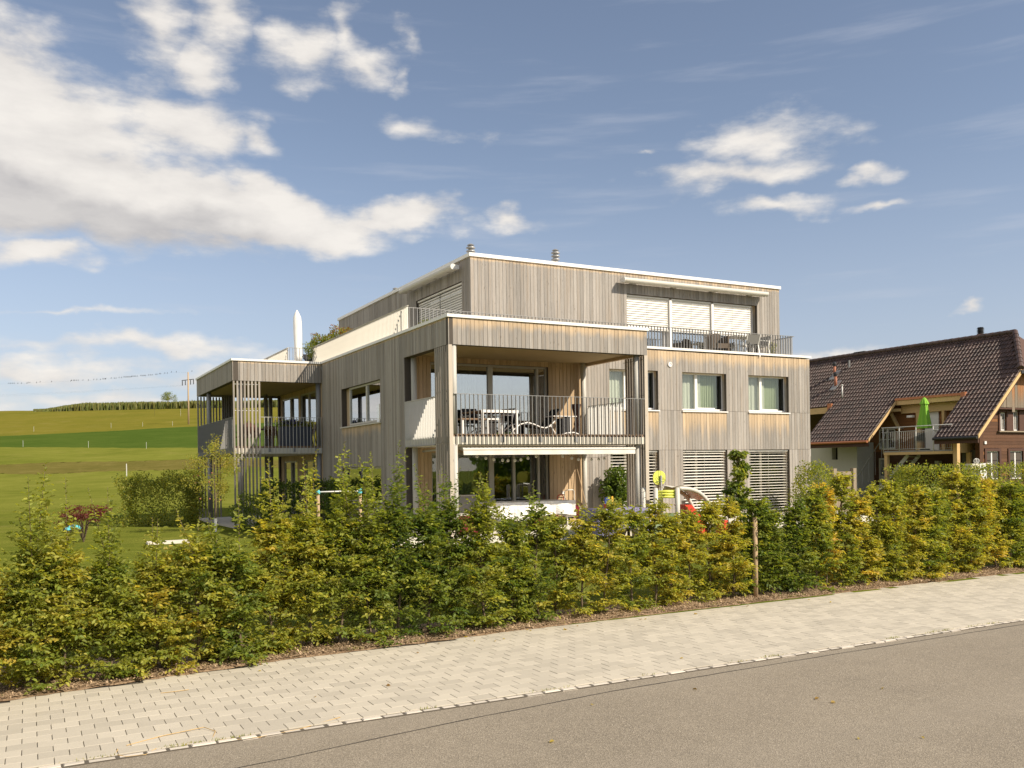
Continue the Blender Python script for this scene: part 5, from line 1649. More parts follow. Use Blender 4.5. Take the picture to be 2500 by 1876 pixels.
plant('laurel_hedge', 'dark evergreen hedge beneath the pavilion', 'hedge', g0(8.5, 31.6), [(boxcloud(1.25, 0.4, 0.82), 7000, 0.085, 0.03, 0.06)], seed=7)
plant('laurel_bush', 'low dark evergreen bush left of the laurel hedge', 'shrub', g0(6.7, 31.0), [(ballcloud((0, 0, 0.6), 0.7), 2500, 0.075, 0.12, 0.1)], seed=8)
plant('conifer_bush', 'narrow dark bush at the low west window', 'shrub', g0(9.0, 29.0), [(ballcloud((0, 0, 0.95), 0.42, (1, 1, 2.0)), 2500, 0.07, 0.02, 0.06)], seed=18)
# apple tree
ra = np.random.default_rng(21); prt = []; stm = [([(0, 0, 0), (0.03, 0, 0.9), (-0.02, 0.03, 1.9), (0.02, 0, 2.9)], [0.026, 0.022, 0.014, 0.005])]
for i in range(15):
    z = ra.uniform(0.7, 2.6); a = ra.uniform(0, 6.28); L = ra.uniform(0.5, 1.15) * (1 - 0.2 * (z - 1.2)); e = ra.uniform(.25, .8)
    p = np.array([math.cos(a) * L, math.sin(a) * L, z + L * e]); stm.append(([(0, 0, z), tuple(p * [0.5, 0.5, 1] + [0, 0, -.12 * L]), tuple(p)], [0.009, 0.006, 0.003]))
    for tt in (0.5, 0.75, 1.0):
        prt.append((ballcloud(tuple(np.array([p[0] * tt, p[1] * tt, z + L * e * tt])), 0.24, (1, 1, .9), .9), 62, 0.06, 0.56, 0.1))
prt.append((ballcloud((0, 0, 2.8), 0.2, (0.6, 0.6, 2.2), .9), 90, 0.06, .56, .1))
at_ = plant('apple_tree', 'sparse young apple tree with a white trunk guard on the lawn', 'tree', g0(5.5, 31.2), prt, stm, part='crown', seed=22)
gd = MB().tube([(0.0, 0, 0.02), (0.02, 0, 0.45)], 0.045, 10).build('trunk_guard', 'white', at_)
ap = MB()
for i in range(9):
    a = ra.uniform(0, 6.28); rr_ = ra.uniform(.4, 1.0); ap = MB(); ap.lathe((math.cos(a) * rr_, math.sin(a) * rr_, ra.uniform(.9, 2.2)), [(0.0, -.028), (.022, -.018), (.027, 0.004), (.018, .024), (0, .022)], 8)
    ap.build('apple', 'clay', at_, smooth=True)
# red maple
rm = np.random.default_rng(31); prt = []; stm = []
for i in range(16):
    a = rm.uniform(0, 6.28); L = rm.uniform(.25, .62); z = rm.uniform(.55, 1.0)
    stm.append(([(0, 0, 0), (math.cos(a) * L * .35, math.sin(a) * L * .35, z * .75), (math.cos(a) * L, math.sin(a) * L, z)], [0.015, 0.01, 0.004]))
    prt.append((ballcloud((math.cos(a) * L, math.sin(a) * L, z), 0.2, (1.2, 1.2, .5), .9), 150, 0.055, 0.4, .1))
mp = plant('red_maple', 'low dark red maple bush on the left lawn', 'shrub', g0(1.45, 29.6), prt, stm, seed=32)
for c in mp.children:
    if c.name.startswith('foliage'):
        at2 = c.data.attributes['col']; n_ = len(c.data.vertices); cc = np.ones((n_, 4), np.float32); v_ = rm.uniform(.6, 1.3, n_ // 6 + 1).repeat(6)[:n_]
        cc[:, :3] = np.array([0.15, 0.03, 0.03]) * v_[:, None]; at2.data.foreach_set('color', cc.ravel())
# roof terrace plants
def potted(label, loc, r, parts, mat_pot='slate', seed=1, hpot=0.45, recol=None):
    t = plant('potted_plant', label, 'potted plant', loc, parts, [([(0, 0, hpot - .1), (0, 0, hpot + .5)], [0.02, 0.01])], seed=seed)
    MB().lathe((0, 0, 0), [(r * .75, 0), (r, hpot), (r * .9, hpot), (r * .86, hpot - .04), (0, hpot - .05)], 14).build('pot', mat_pot, t)
    return t


pz = potted('bushy red tipped shrub in a pot behind the roof railing', (10.45, 34.1, 6.38), 0.3, [(ballcloud((-.25, .35, .78), 0.6, (1, 1, 1)), 4200, 0.065, 0.3, .15), (ballcloud((.25, -.5, .98), 0.6, (1, 1, 1)), 4200, 0.065, 0.35, .15)], seed=41)
for c in pz.children:
    if c.name.startswith('foliage'):
        n_ = len(c.data.vertices); co_ = np.empty(n_ * 3, np.float32); c.data.vertices.foreach_get('co', co_); zz = co_.reshape(-1, 3)[:, 2]
        buf = np.empty(n_ * 4, np.float32); c.data.attributes['col'].data.foreach_get('color', buf); buf = buf.reshape(-1, 4)
        k_ = (zz + np.repeat(rm.normal(0, .25, n_ // 6), 6)) > 1.5; buf[k_, :3] = np.array([0.26, 0.09, 0.035]) * np.repeat(rm.uniform(.6, 1.2, n_ // 6), 6)[k_, None]
        c.data.attributes['col'].data.foreach_set('color', buf.ravel())
potted('small round green plant in a pot at the roof railing corner', (11.6, 27.3, 6.38), 0.2, [(ballcloud((0, 0, .7), 0.3), 900, 0.05, 0.2, .12)], seed=42, hpot=.35)
po = potted('tall oleander with narrow leaves in a pot on the terrace', (16.75, 24.1, ZT), 0.24, [(ballcloud((0, 0, 1.05), 0.42, (1, 1, 1.55), .8), 1500, 0.14, 0.02, .07)], seed=43, hpot=.4)
sc_ = potted('small dry potted plant behind the roof railing at the east end', (24.95, 25.45, 6.38), 0.12, [(ballcloud((0, 0, .45), 0.16, (1, 1, 1.6), .9), 160, 0.05, 0.3, .1)], seed=44, hpot=.22)

# trees on the far side of the street, behind the camera, seen mirrored in the panes
rb_ = np.random.default_rng(71); acc = [[], [], [], [], []]
for i in range(26):
    c = (-25 + i * 5.0 + rb_.normal(0, 1), -24 + rb_.normal(0, 2.5), rb_.uniform(2.2, 3.4))
    for a, b in zip(acc, leafcloud(rb_, 1500, ballcloud(c, rb_.uniform(2.6, 3.7), (1.1, 1, 1.0)), 0.55, 0.02, .08)): a.append(b)
Pn, A, N, L, col = [np.concatenate(a) for a in acc]
o = link(leaf_mesh('tree_belt', Pn, A, N, L, L * .6, col), 'tree_belt'); o['kind'] = 'stuff'

# ------------------------------------------------------------------ garden things
def mower():
    t = thing('robot_mower', 'small turquoise and black robot lawn mower on the left lawn', 'lawn mower', g0(1.4, 35.0), 0.6, local=True)
    vs = []
    def fn(a, b):
        th = a * 6.2832; r = 1 - b; x = 0.33 * math.cos(th) * (1 - (1 - r) ** 1.8 if False else r); y = 0.25 * math.sin(th) * r
        return (x, y, 0.1 + 0.17 * (1 - r ** 3))
    MB().grid(fn, 20, 6).build('shell', 'teal', t, smooth=True)
    MB().lathe((0, 0, 0), [(0.3, .05), (.31, .1), (.29, .12)], 20).build('chassis', 'black', t)
    for sx in (-1, 1):
        MB().tube([(-.12, sx * .22, .09), (-.12, sx * .27, .09)], 0.09, 14).build('wheel', 'black', t)
    return t


mower()
s_ = MB().box(-.55, .55, -.3, .3, -.05, .06).build('paving_slab', 'slab'); s_.location = g0(3.5, 27.3); tag(s_, 'pale flat stone slab lying in the left lawn', 'stone slab')
t = thing('exercise_bar', 'low garden horizontal bar on two wooden posts with turquoise joints', 'horizontal bar', g0(6.49, 22.5), 0.0, local=True)
for k_ in (0, 1):
    MB().tube([(1.11 * k_, 0, -.1), (1.11 * k_, 0, 1.5)], 0.04, 10).build('post', 'stake', t, smooth=True)
    MB().lathe((1.11 * k_, 0, 1.44), [(0.05, 0), (.055, .08), (.03, .12), (0, .12)], 10).build('joint', 'teal', t)
MB().tube([(0, 0, 1.5), (1.11, 0, 1.5)], 0.018, 8).build('bar', 'white', t, smooth=True)
t = thing('garden_gate', 'grey brown board garden gate between two square posts', 'gate', g0(26.5, 24.0), 0.0, local=True)
for k_ in (0, 1.04): MB().box(k_ - .08, k_ + .08, -.08, .08, -.1, 1.82).build('post', 'gate', t)
MB().box(.1, .94, -.03, -.005, 0.1, .2).box(.1, .94, -.03, -.005, 1.55, 1.68).build('rail', 'gate', t)
for i in range(7): MB().box(.1 + .12 * i, .212 + .12 * i, -.004, .02, .05, 1.7).build('board', 'gate', t)
MB().bar((.2, -.02, .2), (.84, -.02, 1.5), 0.07, 0.02).build('brace', 'brown', t)
t = thing('white_cabinet', 'white cabinet with a grey side shelf in front of the farmhouse gable', 'cabinet', g0(35.3, 24.2), 0.0, local=True)
gzc = 2.36 - gzf(35.3, 24.2)
MB().box(-.2, .22, -.2, .2, 0, gzc).build('body', 'white', t); MB().box(-.75, -.21, -.2, .2, gzc - .25, gzc).build('side_shelf', 'slab', t); MB().box(.23, .5, -.2, .2, gzc - .03, gzc + .02).build('side_tray', 'slab', t)
t = thing('wire_cage', 'small round wire ornament standing on the white cabinet', 'ornament', (35.15, 24.2, 2.362), 0, local=True)
for k_ in range(6):
    a = k_ / 6 * math.pi; MB().tube([(0.11 * math.sin(b) * math.cos(a), 0.11 * math.sin(b) * math.sin(a), 0.11 - 0.11 * math.cos(b)) for b in np.linspace(0, 6.28, 15)], 0.008, 4).build('wire', 'steel2', t)

# children's climbing frame
t = thing('climbing_frame', 'cream and lime climbing frame with a curved canopy and a green side panel', 'play structure', (15.6, 20.5, gzf(15.6, 20.5)), 0)
zg = gzf(15.6, 20.5)
for (x, y) in ((15.55, 20.45), (16.12, 20.2), (16.15, 21.0), (15.6, 21.1)):
    MB().tube([(x, y, zg - .05), (x, y, 1.83)], 0.065, 12).lathe((x, y, 1.80), [(.065, 0), (.06, .04), (.03, .06), (0, .062)], 12).build('post', 'cream', t, smooth=True)
for k_ in range(3):
    MB().tube([(15.6, 20.47, 1.60 + .075 * k_), (16.1, 20.24, 1.60 + .075 * k_)], 0.036, 10).build('rail', 'lime', t, smooth=True)
    MB().tube([(16.15, 20.3, 1.60 + .075 * k_), (16.15, 20.95, 1.60 + .075 * k_)], 0.036, 10).build('rail', 'lime', t, smooth=True)
def arch(y):
    pts = [(16.15 + 1.25 * a, y, 0.85 + 0.98 * math.sqrt(max(0, 1 - (a) ** 2.6)) * (1 if a < 1 else 0)) for a in np.linspace(0, 0.98, 14)]
    return pts + [(17.4, y, zg)]
for y in (20.2, 21.0): MB().tube(arch(y), 0.06, 10).build('arch', 'cream', t, smooth=True)
MB().grid(lambda a, b: (16.25 + 0.95 * a, 20.24 + .74 * b, 0.90 + 0.98 * math.sqrt(max(0, 1 - (0.08 + .76 * a) ** 2.6)) - .12 * (0.5 - abs(b - .5)) + 0.03), 14, 6).build('canopy', 'cream', t, smooth=True)
MB().prism([(15.2, 20.2, zg), (16.05, 20.02, zg), (15.95, 20.15, 1.15), (15.55, 20.3, 1.15)], (0.0, 0.05, 0)).build('side_panel', 'olive', t)
MB().prism([(16.5, 20.35, 1.35), (16.75, 20.35, 1.35), (17.35, 20.35, .75), (17.35, 20.35, zg), (17.1, 20.35, zg), (17.1, 20.35, .7)], (0, .5, 0)).build('slide', 'red', t)
MB().tube([(16.9, 20.9, zg), (16.9, 20.9, 1.45)], 0.06, 10).build('post', 'cream', t, smooth=True)
t = thing('basketball_hoop', 'round lime yellow basketball backboard on a grey pole', 'basketball hoop', (15.98, 20.75, zg), 0)
MB().tube([(15.98, 20.75, zg), (15.98, 20.75, 2.2)], 0.03, 10).build('pole', 'steel', t, smooth=True)
bb = MB(); n_ = 20
poly = [(15.95 + .215 * max(-.93, min(.93, math.cos(a))) / .93, 20.79, 2.13 + .215 * max(-.9, min(.95, math.sin(a)))) for a in np.linspace(0, 6.2832, n_, endpoint=False)]
bb.prism(poly, (0, .025, 0)); bo = bb.build('backboard', 'lime', t)
ln = MB()
for k_ in range(6):
    o_ = -.17 + .06 * k_; ln.bar((15.95 + o_, 20.787, 2.19 - .3 * abs(o_)), (15.95 + o_ + .12, 20.787, 2.06 - .3 * abs(o_)), .007, .004)
ln.bar((15.92, 20.787, 2.10), (15.92, 20.787, 2.33), .007, .004).bar((16.0, 20.787, 2.10), (16.0, 20.787, 2.33), .007, .004)
ln.build('board_lines', 'olive', bo)
MB().tube([(15.86 + .12 * math.cos(a), 20.64 + .12 * math.sin(a), 2.03) for a in np.linspace(0, 6.2832, 17)], 0.008, 6).build('rim', 'olive', t)
nt_ = MB()
for a in np.linspace(0, 6.28, 9)[:-1]: nt_.tube([(15.86 + .12 * math.cos(a), 20.64 + .12 * math.sin(a), 2.03), (15.86 + .06 * math.cos(a + .3), 20.64 + .06 * math.sin(a + .3), 1.83)], 0.004, 3)
nt_.build('net', 'straw', t)
t = thing('toy_tractor', 'red plastic ride on toy half hidden behind the hedge', 'toy', g0(17.0, 19.2), 0.3, local=True)
MB().box(-.3, .3, -.15, .15, .12, .3).box(-.3, -.1, -.13, .13, .3, .5).build('body', 'red', t)
for sx in (-1, 1):
    for sy in (-1, 1): MB().tube([(.2 * sx, sy * .15, .1), (.2 * sx, sy * .2, .1)], .1, 12).build('wheel', 'black', t)
# lilac covered table and the child's high chair
t = thing('garden_table', 'table under a lilac tablecloth between terrace and hedge', 'table', (14.4, 20.9, 0.5), 0)
MB().box(13.6, 15.2, 20.45, 21.25, 1.27, 1.30).build('tabletop', 'teak', t)
for (x, y) in ((13.68, 20.53), (15.12, 20.53), (13.68, 21.17), (15.12, 21.17)): MB().box(x - .03, x + .03, y - .03, y + .03, gzf(x, y), 1.27).build('leg', 'teak', t)
cl = MB()
def cloth(x0, x1, y0, y1, zt, drop, amp=0.035, seed=0):
    r = random.Random(seed); ph = [r.uniform(0, 6) for _ in range(6)]
    mb = MB(); nx = 30
    per = []
    for i in range(nx): per.append((x0 + (x1 - x0) * i / nx, y0, 0, -1))
    for i in range(nx // 2): per.append((x1, y0 + (y1 - y0) * i / (nx // 2), 1, 0))
    for i in range(nx): per.append((x1 - (x1 - x0) * i / nx, y1, 0, 1))
    for i in range(nx // 2): per.append((x0, y1 - (y1 - y0) * i / (nx // 2), -1, 0))
    n = len(per); rows = 7; vs = []
    for j in range(rows):
        b = j / (rows - 1)
        for i, (x, y, ex, ey) in enumerate(per):
            w_ = amp * b * (math.sin(i * 0.9 + ph[0]) + .6 * math.sin(i * 0.37 + ph[1]) + .4 * math.sin(i * 2.1 + ph[2] + b * 3)) + .015 * b + .004
            dz = drop * b * (1 + .16 * math.sin(i * .23 + ph[3]))
            vs.append((x + ex * w_, y + ey * w_, zt - dz))
    fs = [(j * n + i, (j + 1) * n + i, (j + 1) * n + (i + 1) % n, j * n + (i + 1) % n) for j in range(rows - 1) for i in range(n)]
    b = len(vs); vs.append(((x0 + x1) / 2, (y0 + y1) / 2, zt + .004))
    fs += [(i, (i + 1) % n, b) for i in range(n)]
    mb.add(vs, fs); return mb
c_ = cloth(13.55, 15.25, 20.4, 21.3, 1.315, .62, .03, 2).build('tablecloth', 'lilac', smooth=True); tag(c_, 'lilac cloth draped over the garden table behind the hedge', 'tablecloth')
t = thing('high_chair', 'small blue, red and yellow toy chair standing on the lilac table', 'toy chair', (14.15, 20.8, 1.325), 0.3, local=True)
MB().prism([(-.09, 0, 0.02), (.09, 0, .02), (.1, 0, .22), (.06, 0, .3), (-.06, 0, .3), (-.1, 0, .22)], (0, .03, 0)).build('backrest', 'blue', t)
MB().box(-.12, .12, -.2, .02, 0, .06).box(-.13, -.09, -.2, .02, .06, .12).box(.09, .13, -.2, .02, .06, .12).build('seat', 'red', t)
MB().prism([(.18, .03, 0), (.36, .03, 0), (.3, .03, .32), (.24, .03, .32)], (0, .03, 0)).build('side_panel', 'yellow', t)

# ------------------------------------------------------------------ terrace
t = thing('terrace_table', 'long white legged table under a white plastic cover on the terrace', 'table', (13.0, 23.5, ZT), 0)
MB().box(11.75, 14.5, 23.2, 24.2, ZT + .71, ZT + .74).build('tabletop', 'white', t)
for (x, y) in ((11.9, 23.3), (14.4, 23.3), (11.9, 24.1), (14.4, 24.1)): MB().tube([(x * .97 + 13.1 * .03, y, ZT + .71), (x, y, ZT)], .022, 8).build('leg', 'white', t)
c_ = cloth(11.7, 14.58, 23.12, 24.28, ZT + .775, .46, .075, 5)
nz_ = np.random.default_rng(77); kz = nz_.uniform(-9, 9, (10, 3)); pz_ = nz_.uniform(0, 6.28, 10)
def crump(p):
    q = np.array(p); a_ = sum(abs(math.sin(float(q @ kz[i]) + pz_[i])) for i in range(10)) / 10 - .64
    return (p[0], p[1] - .10 * a_, p[2] + .05 * a_)
c_.v = [crump(p) for p in c_.v]
c_ = c_.build('table_cover', 'sheet', smooth=False); tag(c_, 'crumpled white plastic sheet hanging over the terrace table', 'table cover')


def chair_mesh(t, h=0.85, mat='white', seat='black', w_=.5, d_=.5):
    for (x, y) in ((-w_ / 2, -d_ / 2), (w_ / 2, -d_ / 2)): MB().bar((x, y, 0), (x, y, .62), .028).build('leg', mat, t)
    for x in (-w_ / 2, w_ / 2):
        MB().bar((x, d_ / 2 + .06, 0), (x, d_ / 2 - .06, .44), .028).bar((x, d_ / 2 - .06, .44), (x, d_ / 2 + .1, h), .028).build('leg', mat, t)
        MB().box(x - .02, x + .02, -d_ / 2, d_ / 2 + .02, .62, .645).build('armrest', mat, t)
    MB().box(-w_ / 2 + .016, w_ / 2 - .016, -d_ / 2, d_ / 2 - .07, .42, .445).build('seat', seat, t)
    MB().prism([(-w_ / 2 + .016, d_ / 2 - .045, .47), (w_ / 2 - .016, d_ / 2 - .045, .47), (w_ / 2 - .016, d_ / 2 + .09, h), (-w_ / 2 + .016, d_ / 2 + .09, h)], (0, .015, 0)).build('backrest', seat, t)


def chair(label, loc, rot, **kw):
    t = thing('chair', label, 'chair', loc, rot, kw.pop('group', None), local=True); chair_mesh(t, **kw); return t


MB().tube([(10.17, Y0 + .3, ZT), (10.17, Y0 + .3, 2.9)], .012, 8)
cr = MB().tube([(10.16, 22.0, ZT + .9), (10.16, 22.0, 2.95)], .012, 8).build('awning_crank', 'white'); tag(cr, 'thin white awning crank rod hanging beside the left column', 'crank rod')
t = thing('storage_box', 'dark red box with a grey lid beside the left terrace column', 'box', (10.55, 22.6, ZT), 0, local=True)
MB().box(-.4, .4, -.3, .3, 0, .5).build('body', 'redcloth', t); MB().box(-.42, .42, -.32, .32, .501, .53).build('lid', 'cream', t)
t = thing('covered_grill', 'grey covered grill behind the terrace table', 'grill', (11.2, 24.15, ZT), 0, local=True)
MB().box(-.5, .5, -.28, .28, .05, .98).build('cover', 'drape', t); MB().box(-.55, .55, -.3, .3, .981, 1.0).build('top', 'cream', t)
t = thing('hose_trolley', 'garden hose trolley with a green drum and rolled red hose', 'hose reel', (15.0, 24.3, ZT), 0, local=True)
hd = MB(); hd.tube([(-.28, .1, .1), (-.28, .12, .85), (-.22, .12, .9), (-.1, .12, .9), (-.06, .12, .85), (-.06, .1, .1)], .014, 8); hd.build('handle', 'red', t)
h2 = MB(); h2.tube([(.0, .1, .2), (.0, .14, 1.0), (.08, .14, 1.05), (.32, .14, 1.05), (.36, .14, 1.0), (.36, .1, .2)], .014, 8); h2.build('handle', 'steel2', t)
for x in (0.02, .34): MB().tube([(x, -.05, .36), (x + .03, -.05, .36)], .23, 18).build('drum_side', 'olive' if x < .1 else 'steel', t)
hs = MB()
for k_ in range(7): hs.tube([(.07 + .04 * k_, -.05 + .19 * math.cos(a), .36 + .19 * math.sin(a)) for a in np.linspace(0, 6.2832, 17)], .019, 6)
hs.build('hose', 'redcloth', t)
MB().tube([(-.05, -.05, .09), (.02, -.05, .09)], .09, 12).build('wheel', 'black', t); MB().tube([(.36, -.05, .09), (.43, -.05, .09)], .09, 12).build('wheel', 'black', t)
for (i, (a, b, r_, lb)) in enumerate((((15.45, 24.45, ZT), (15.35, 24.66, 2.35), .012, 'thin wooden pole leaning on the terrace back wall'), ((15.75, 24.1, ZT), (15.6, 24.62, 2.4), .014, 'long broom handle leaning at the right terrace column'))):
    p = MB().tube([a, b], r_, 8).build('pole', 'stake'); tag(p, lb, 'pole')
p = MB().box(15.05, 15.14, YB - .05, YB - .003, 1.62, 1.71).build('wall_socket', 'white', house)
b_ = MB().lathe((0, 0, .14), [(0, -.14), (.08, -.11), (.135, -.03), (.135, .03), (.08, .11), (0, .14)], 14).build('ball', 'redcloth', smooth=True); b_.location = (13.4, 23.3, ZT); tag(b_, 'dark red ball under the terrace table', 'ball')
# string of round lamps
SB = [(x_, z_ - .035) for x_, z_ in [(10.84, 2.84), (11.11, 2.79), (11.36, 2.75), (11.63, 2.73), (11.80, 2.72), (12.02, 2.72), (12.21, 2.74), (12.44, 2.78), (12.70, 2.83), (13.58, 2.83), (13.89, 2.77), (14.12, 2.73), (14.31, 2.72), (14.57, 2.72), (14.82, 2.73), (15.02, 2.75)]]
t = thing('string_lights', 'string of round frosted lamps hanging below the terrace awning', 'string lights', (10.3, 22.2, 2.8), 0)
wr = MB(); wr.tube([(10.3, 22.2, 2.98)] + [(x, 22.2, z + .055) for x, z in SB[:9]] + [(13.14, 22.2, 2.92)] + [(x, 22.2, z + .055) for x, z in SB[9:]] + [(15.7, 22.2, 2.95)], .004, 4); wr.build('cable', 'cord', t)
for (x, z) in SB:
    MB().lathe((x, 22.2, z), [(0, -.043), (.02, -.038), (.036, -.022), (.043, 0), (.036, .022), (.02, .038), (.012, .05), (0, .052)], 12).build('lamp', 'bulb', t, smooth=True)

# ------------------------------------------------------------------ first floor loggia furniture
t = thing('balcony_table', 'long white framed table with a dark top on the balcony', 'table', (12.0, 23.3, ZK), 0)
MB().box(11.35, 12.5, 22.9, 24.3, ZK + .70, ZK + .735).build('tabletop', 'teak', t)
MB().box(11.33, 12.52, 22.87, 22.898, ZK + .66, ZK + .74).build('edge_frame', 'white', t)
for (x, y) in ((11.37, 22.9), (12.47, 22.9), (11.37, 24.28), (12.47, 24.28)): MB().box(x - .03, x + .03, y - .03, y + .03, ZK, ZK + .66).build('leg', 'white', t)
t = thing('balcony_bench', 'low white framed bench left of the balcony table', 'bench', (11.2, 23.3, ZK), 0)
MB().box(10.75, 11.95, 22.95, 23.3, ZK + .46, ZK + .50).build('seat', 'teak', t)
for x in (11.55, 11.93): MB().box(x - .025, x + .025, 22.93, 22.97, ZK, ZK + .5).build('leg', 'white', t)
MB().box(11.575, 11.905, 22.93, 22.97, ZK + .46, ZK + .503).build('stretcher', 'white', t)
for x in (10.8,): MB().box(x - .025, x + .025, 22.97, 23.0, ZK, ZK + .46).build('leg', 'white', t)
chair('white framed black armchair at the right end of the balcony table', (12.38, 23.7, ZK), -1.2)
chair('black armchair behind the balcony table', (11.75, 24.25, ZK), 0.0, h=.88)
t = thing('sun_lounger', 'white wave framed sun lounger with black sling on the balcony', 'sun lounger', (12.8, 23.5, ZK), 0)
wav = [(x_ - .27, z_) for x_, z_ in [(12.75, .02), (12.88, .2), (13.1, .36), (13.35, .42), (13.6, .36), (13.8, .28), (13.98, .26), (14.15, .33), (14.3, .48), (14.42, .62)]]
for y in (23.35, 23.95):
    MB().tube([(x, y, ZK + z) for x, z in wav], .02, 8).build('frame_tube', 'white', t, smooth=True)
    MB().tube([(13.85, y, ZK + .36), (13.98, y, ZK + .18), (14.08, y, ZK + .02)], .018, 8).build('leg', 'white', t, smooth=True)
slg = [(12.88, .38), (13.13, .36), (13.43, .27), (13.68, .25), (13.88, .38), (14.03, .6), (14.23, .85)]
MB().grid(lambda a, b: (np.interp(a, np.linspace(0, 1, 7), [p[0] for p in slg]), 23.37 + .56 * b, ZK + np.interp(a, np.linspace(0, 1, 7), [p[1] for p in slg])), 18, 3).build('sling', 'black', t, smooth=True)
t = thing('side_table', 'white side table with a dark box under it beside the lounger', 'side table', (14.6, 23.3, ZK), 0)
MB().box(13.9, 14.72, 23.2, 23.7, ZK + .60, ZK + .625).build('tabletop', 'white', t)
MB().box(14.2, 14.48, 23.22, 23.6, ZK + .02, ZK + .56).build('box', 'black', t); MB().box(14.485, 14.51, 23.22, 23.6, ZK, ZK + .6).build('leg', 'white', t)
MB().tube([(14.1, 23.2, ZK + .03), (14.3, 23.15, ZK + .10), (14.55, 23.12, ZK + .12), (14.75, 23.15, ZK + .07), (14.87, 23.2, ZK + .02)], .02, 6).build('foot_tube', 'white', t, smooth=True)
t = thing('sculpture', 'slender dark rusty figure sculpture on the balcony', 'sculpture', (15.17, 23.95, ZK), 0)
prof = [(.0, .0), (.10, .02), (.03, .18), (.05, .3), (.085, .42), (.05, .55), (.085, .74), (.15, 1.0), (.155, 1.04), (.0, 1.04)]
MB().lathe((15.17, 23.95, ZK), prof, 10).build('figure', 'rust', t, smooth=True)
# ------------------------------------------------------------------ pavilion furniture
t = thing('planter', 'dark slate planter box with violet flowers on the pavilion balcony', 'planter', (8.82, 33.4, ZK), 0)
MB().box(8.23, 9.40, 33.2, 33.62, ZK, ZK + .72).build('box', 'slate', t); MB().box(8.26, 9.37, 33.23, 33.59, ZK + .721, ZK + .74).build('soil', 'mulch', t)
rf = np.random.default_rng(51); n = 900
Pn = np.stack([rf.uniform(8.15, 9.5, n), rf.uniform(33.15, 33.68, n), ZK + .72 + np.abs(rf.normal(.06, .08, n))], 1) - np.array([8.82, 33.4, ZK])
o = leaf_mesh('foliage', Pn, rf.normal(size=(n, 3)) + [0, 0, .5], rf.normal(size=(n, 3)) + [0, 0, 1], rf.uniform(.05, .1, n), rf.uniform(.02, .035, n), pal(rf.uniform(.0, .4, n))); link(o, 'foliage', t)
n = 420
Pn = np.stack([rf.normal(8.62, .2, n), rf.uniform(33.1, 33.6, n), ZK + .8 + rf.normal(.08, .06, n)], 1) - np.array([8.82, 33.4, ZK])
o = leaf_mesh('flowers', Pn, rf.normal(size=(n, 3)), rf.normal(size=(n, 3)) + [0, -.5, 1], rf.uniform(.035, .06, n), rf.uniform(.03, .05, n), np.array([.05, .05, .26]) * rf.uniform(.6, 1.4, (n, 1))); link(o, 'flowers', t)
t = thing('kettle_grill', 'dark brown kettle grill on three legs in the pavilion', 'grill', (7.35, 34.5, ZK), 0, local=True)
MB().lathe((0, 0, .68), [(0, -.24), (.14, -.2), (.24, -.08), (.27, 0.0), (.275, .012)], 20).build('bowl', 'rust', t, smooth=True)
MB().lathe((0, 0, .70), [(.278, 0.0), (.26, .08), (.18, .17), (.06, .22), (0, .225)], 20).build('lid', 'rust', t, smooth=True)
MB().tube([(-.06, 0, .92), (-.04, 0, .97), (.04, 0, .97), (.06, 0, .92)], .012, 6).build('handle', 'dark', t)
for k_ in range(3):
    a = k_ * 2.094 + .5; MB().tube([(.16 * math.cos(a), .16 * math.sin(a), .5), (.33 * math.cos(a), .33 * math.sin(a), 0)], .014, 6).build('leg', 'steel2', t)
for (i, (x, y, r_, lb)) in enumerate(((7.0, 36.2, .4, 'dark wooden chair at the far left of the pavilion'), (7.9, 36.6, -.5, 'dark wooden chair beside the kettle grill'), (8.6, 36.0, 2.6, 'dark slatted chair left of the slate planter'), (9.4, 33.9, -1.6, 'dark chair right of the slate planter'))):
    chair(lb, (x, y, ZK), r_, mat='teak', seat='teak')
t = thing('pavilion_table', 'wooden table among the pavilion chairs', 'table', (7.9, 35.6, ZK), 0, local=True)
MB().box(-.6, .6, -.4, .4, .7, .74).build('tabletop', 'teak', t)
for sx in (-1, 1):
    for sy in (-1, 1): MB().box(.54 * sx - .03, .54 * sx + .03, .34 * sy - .03, .34 * sy + .03, 0, .7).build('leg', 'teak', t)
# ------------------------------------------------------------------ farmhouse balcony
t = thing('green_parasol', 'closed lime green parasol on the farmhouse balcony', 'parasol', (41.0, 31.1, 3.065), 0, local=True)
MB().tube([(0, 0, 0), (0, 0, 2.75)], .025, 8).lathe((0, 0, 0), [(.25, 0), (.25, .06), (.05, .1)], 14).build('pole', 'dark', t)
def fold_cone(zs, rs_, nf, name, seed):
    mb = MB(); n_ = 36; vs = []
    for z, r_ in zip(zs, rs_):
        for k_ in range(n_):
            a = k_ / n_ * 6.2832; q = r_ * (1 + .22 * math.sin(a * nf + seed) + .08 * math.sin(a * 3 + z)); vs.append((q * math.cos(a), q * math.sin(a), z))
    mb.add(vs, [(i * n_ + k_, i * n_ + (k_ + 1) % n_, (i + 1) * n_ + (k_ + 1) % n_, (i + 1) * n_ + k_) for i in range(len(zs) - 1) for k_ in range(n_)])
    return mb.build(name, 'green', t, smooth=True)
fold_cone([1.13, 1.4, 1.8, 2.2, 2.45, 2.7], [.34, .30, .23, .17, .13, .04], 8, 'canopy', 0)
fold_cone([2.38, 2.5, 2.66, 2.74], [.20, .16, .09, .02], 8, 'top_vent', 1)
chair('dark slatted chair beside the green parasol on the farmhouse balcony', (40.75, 31.2, 3.065), 2.2, mat='dark', seat='dark', h=.9)

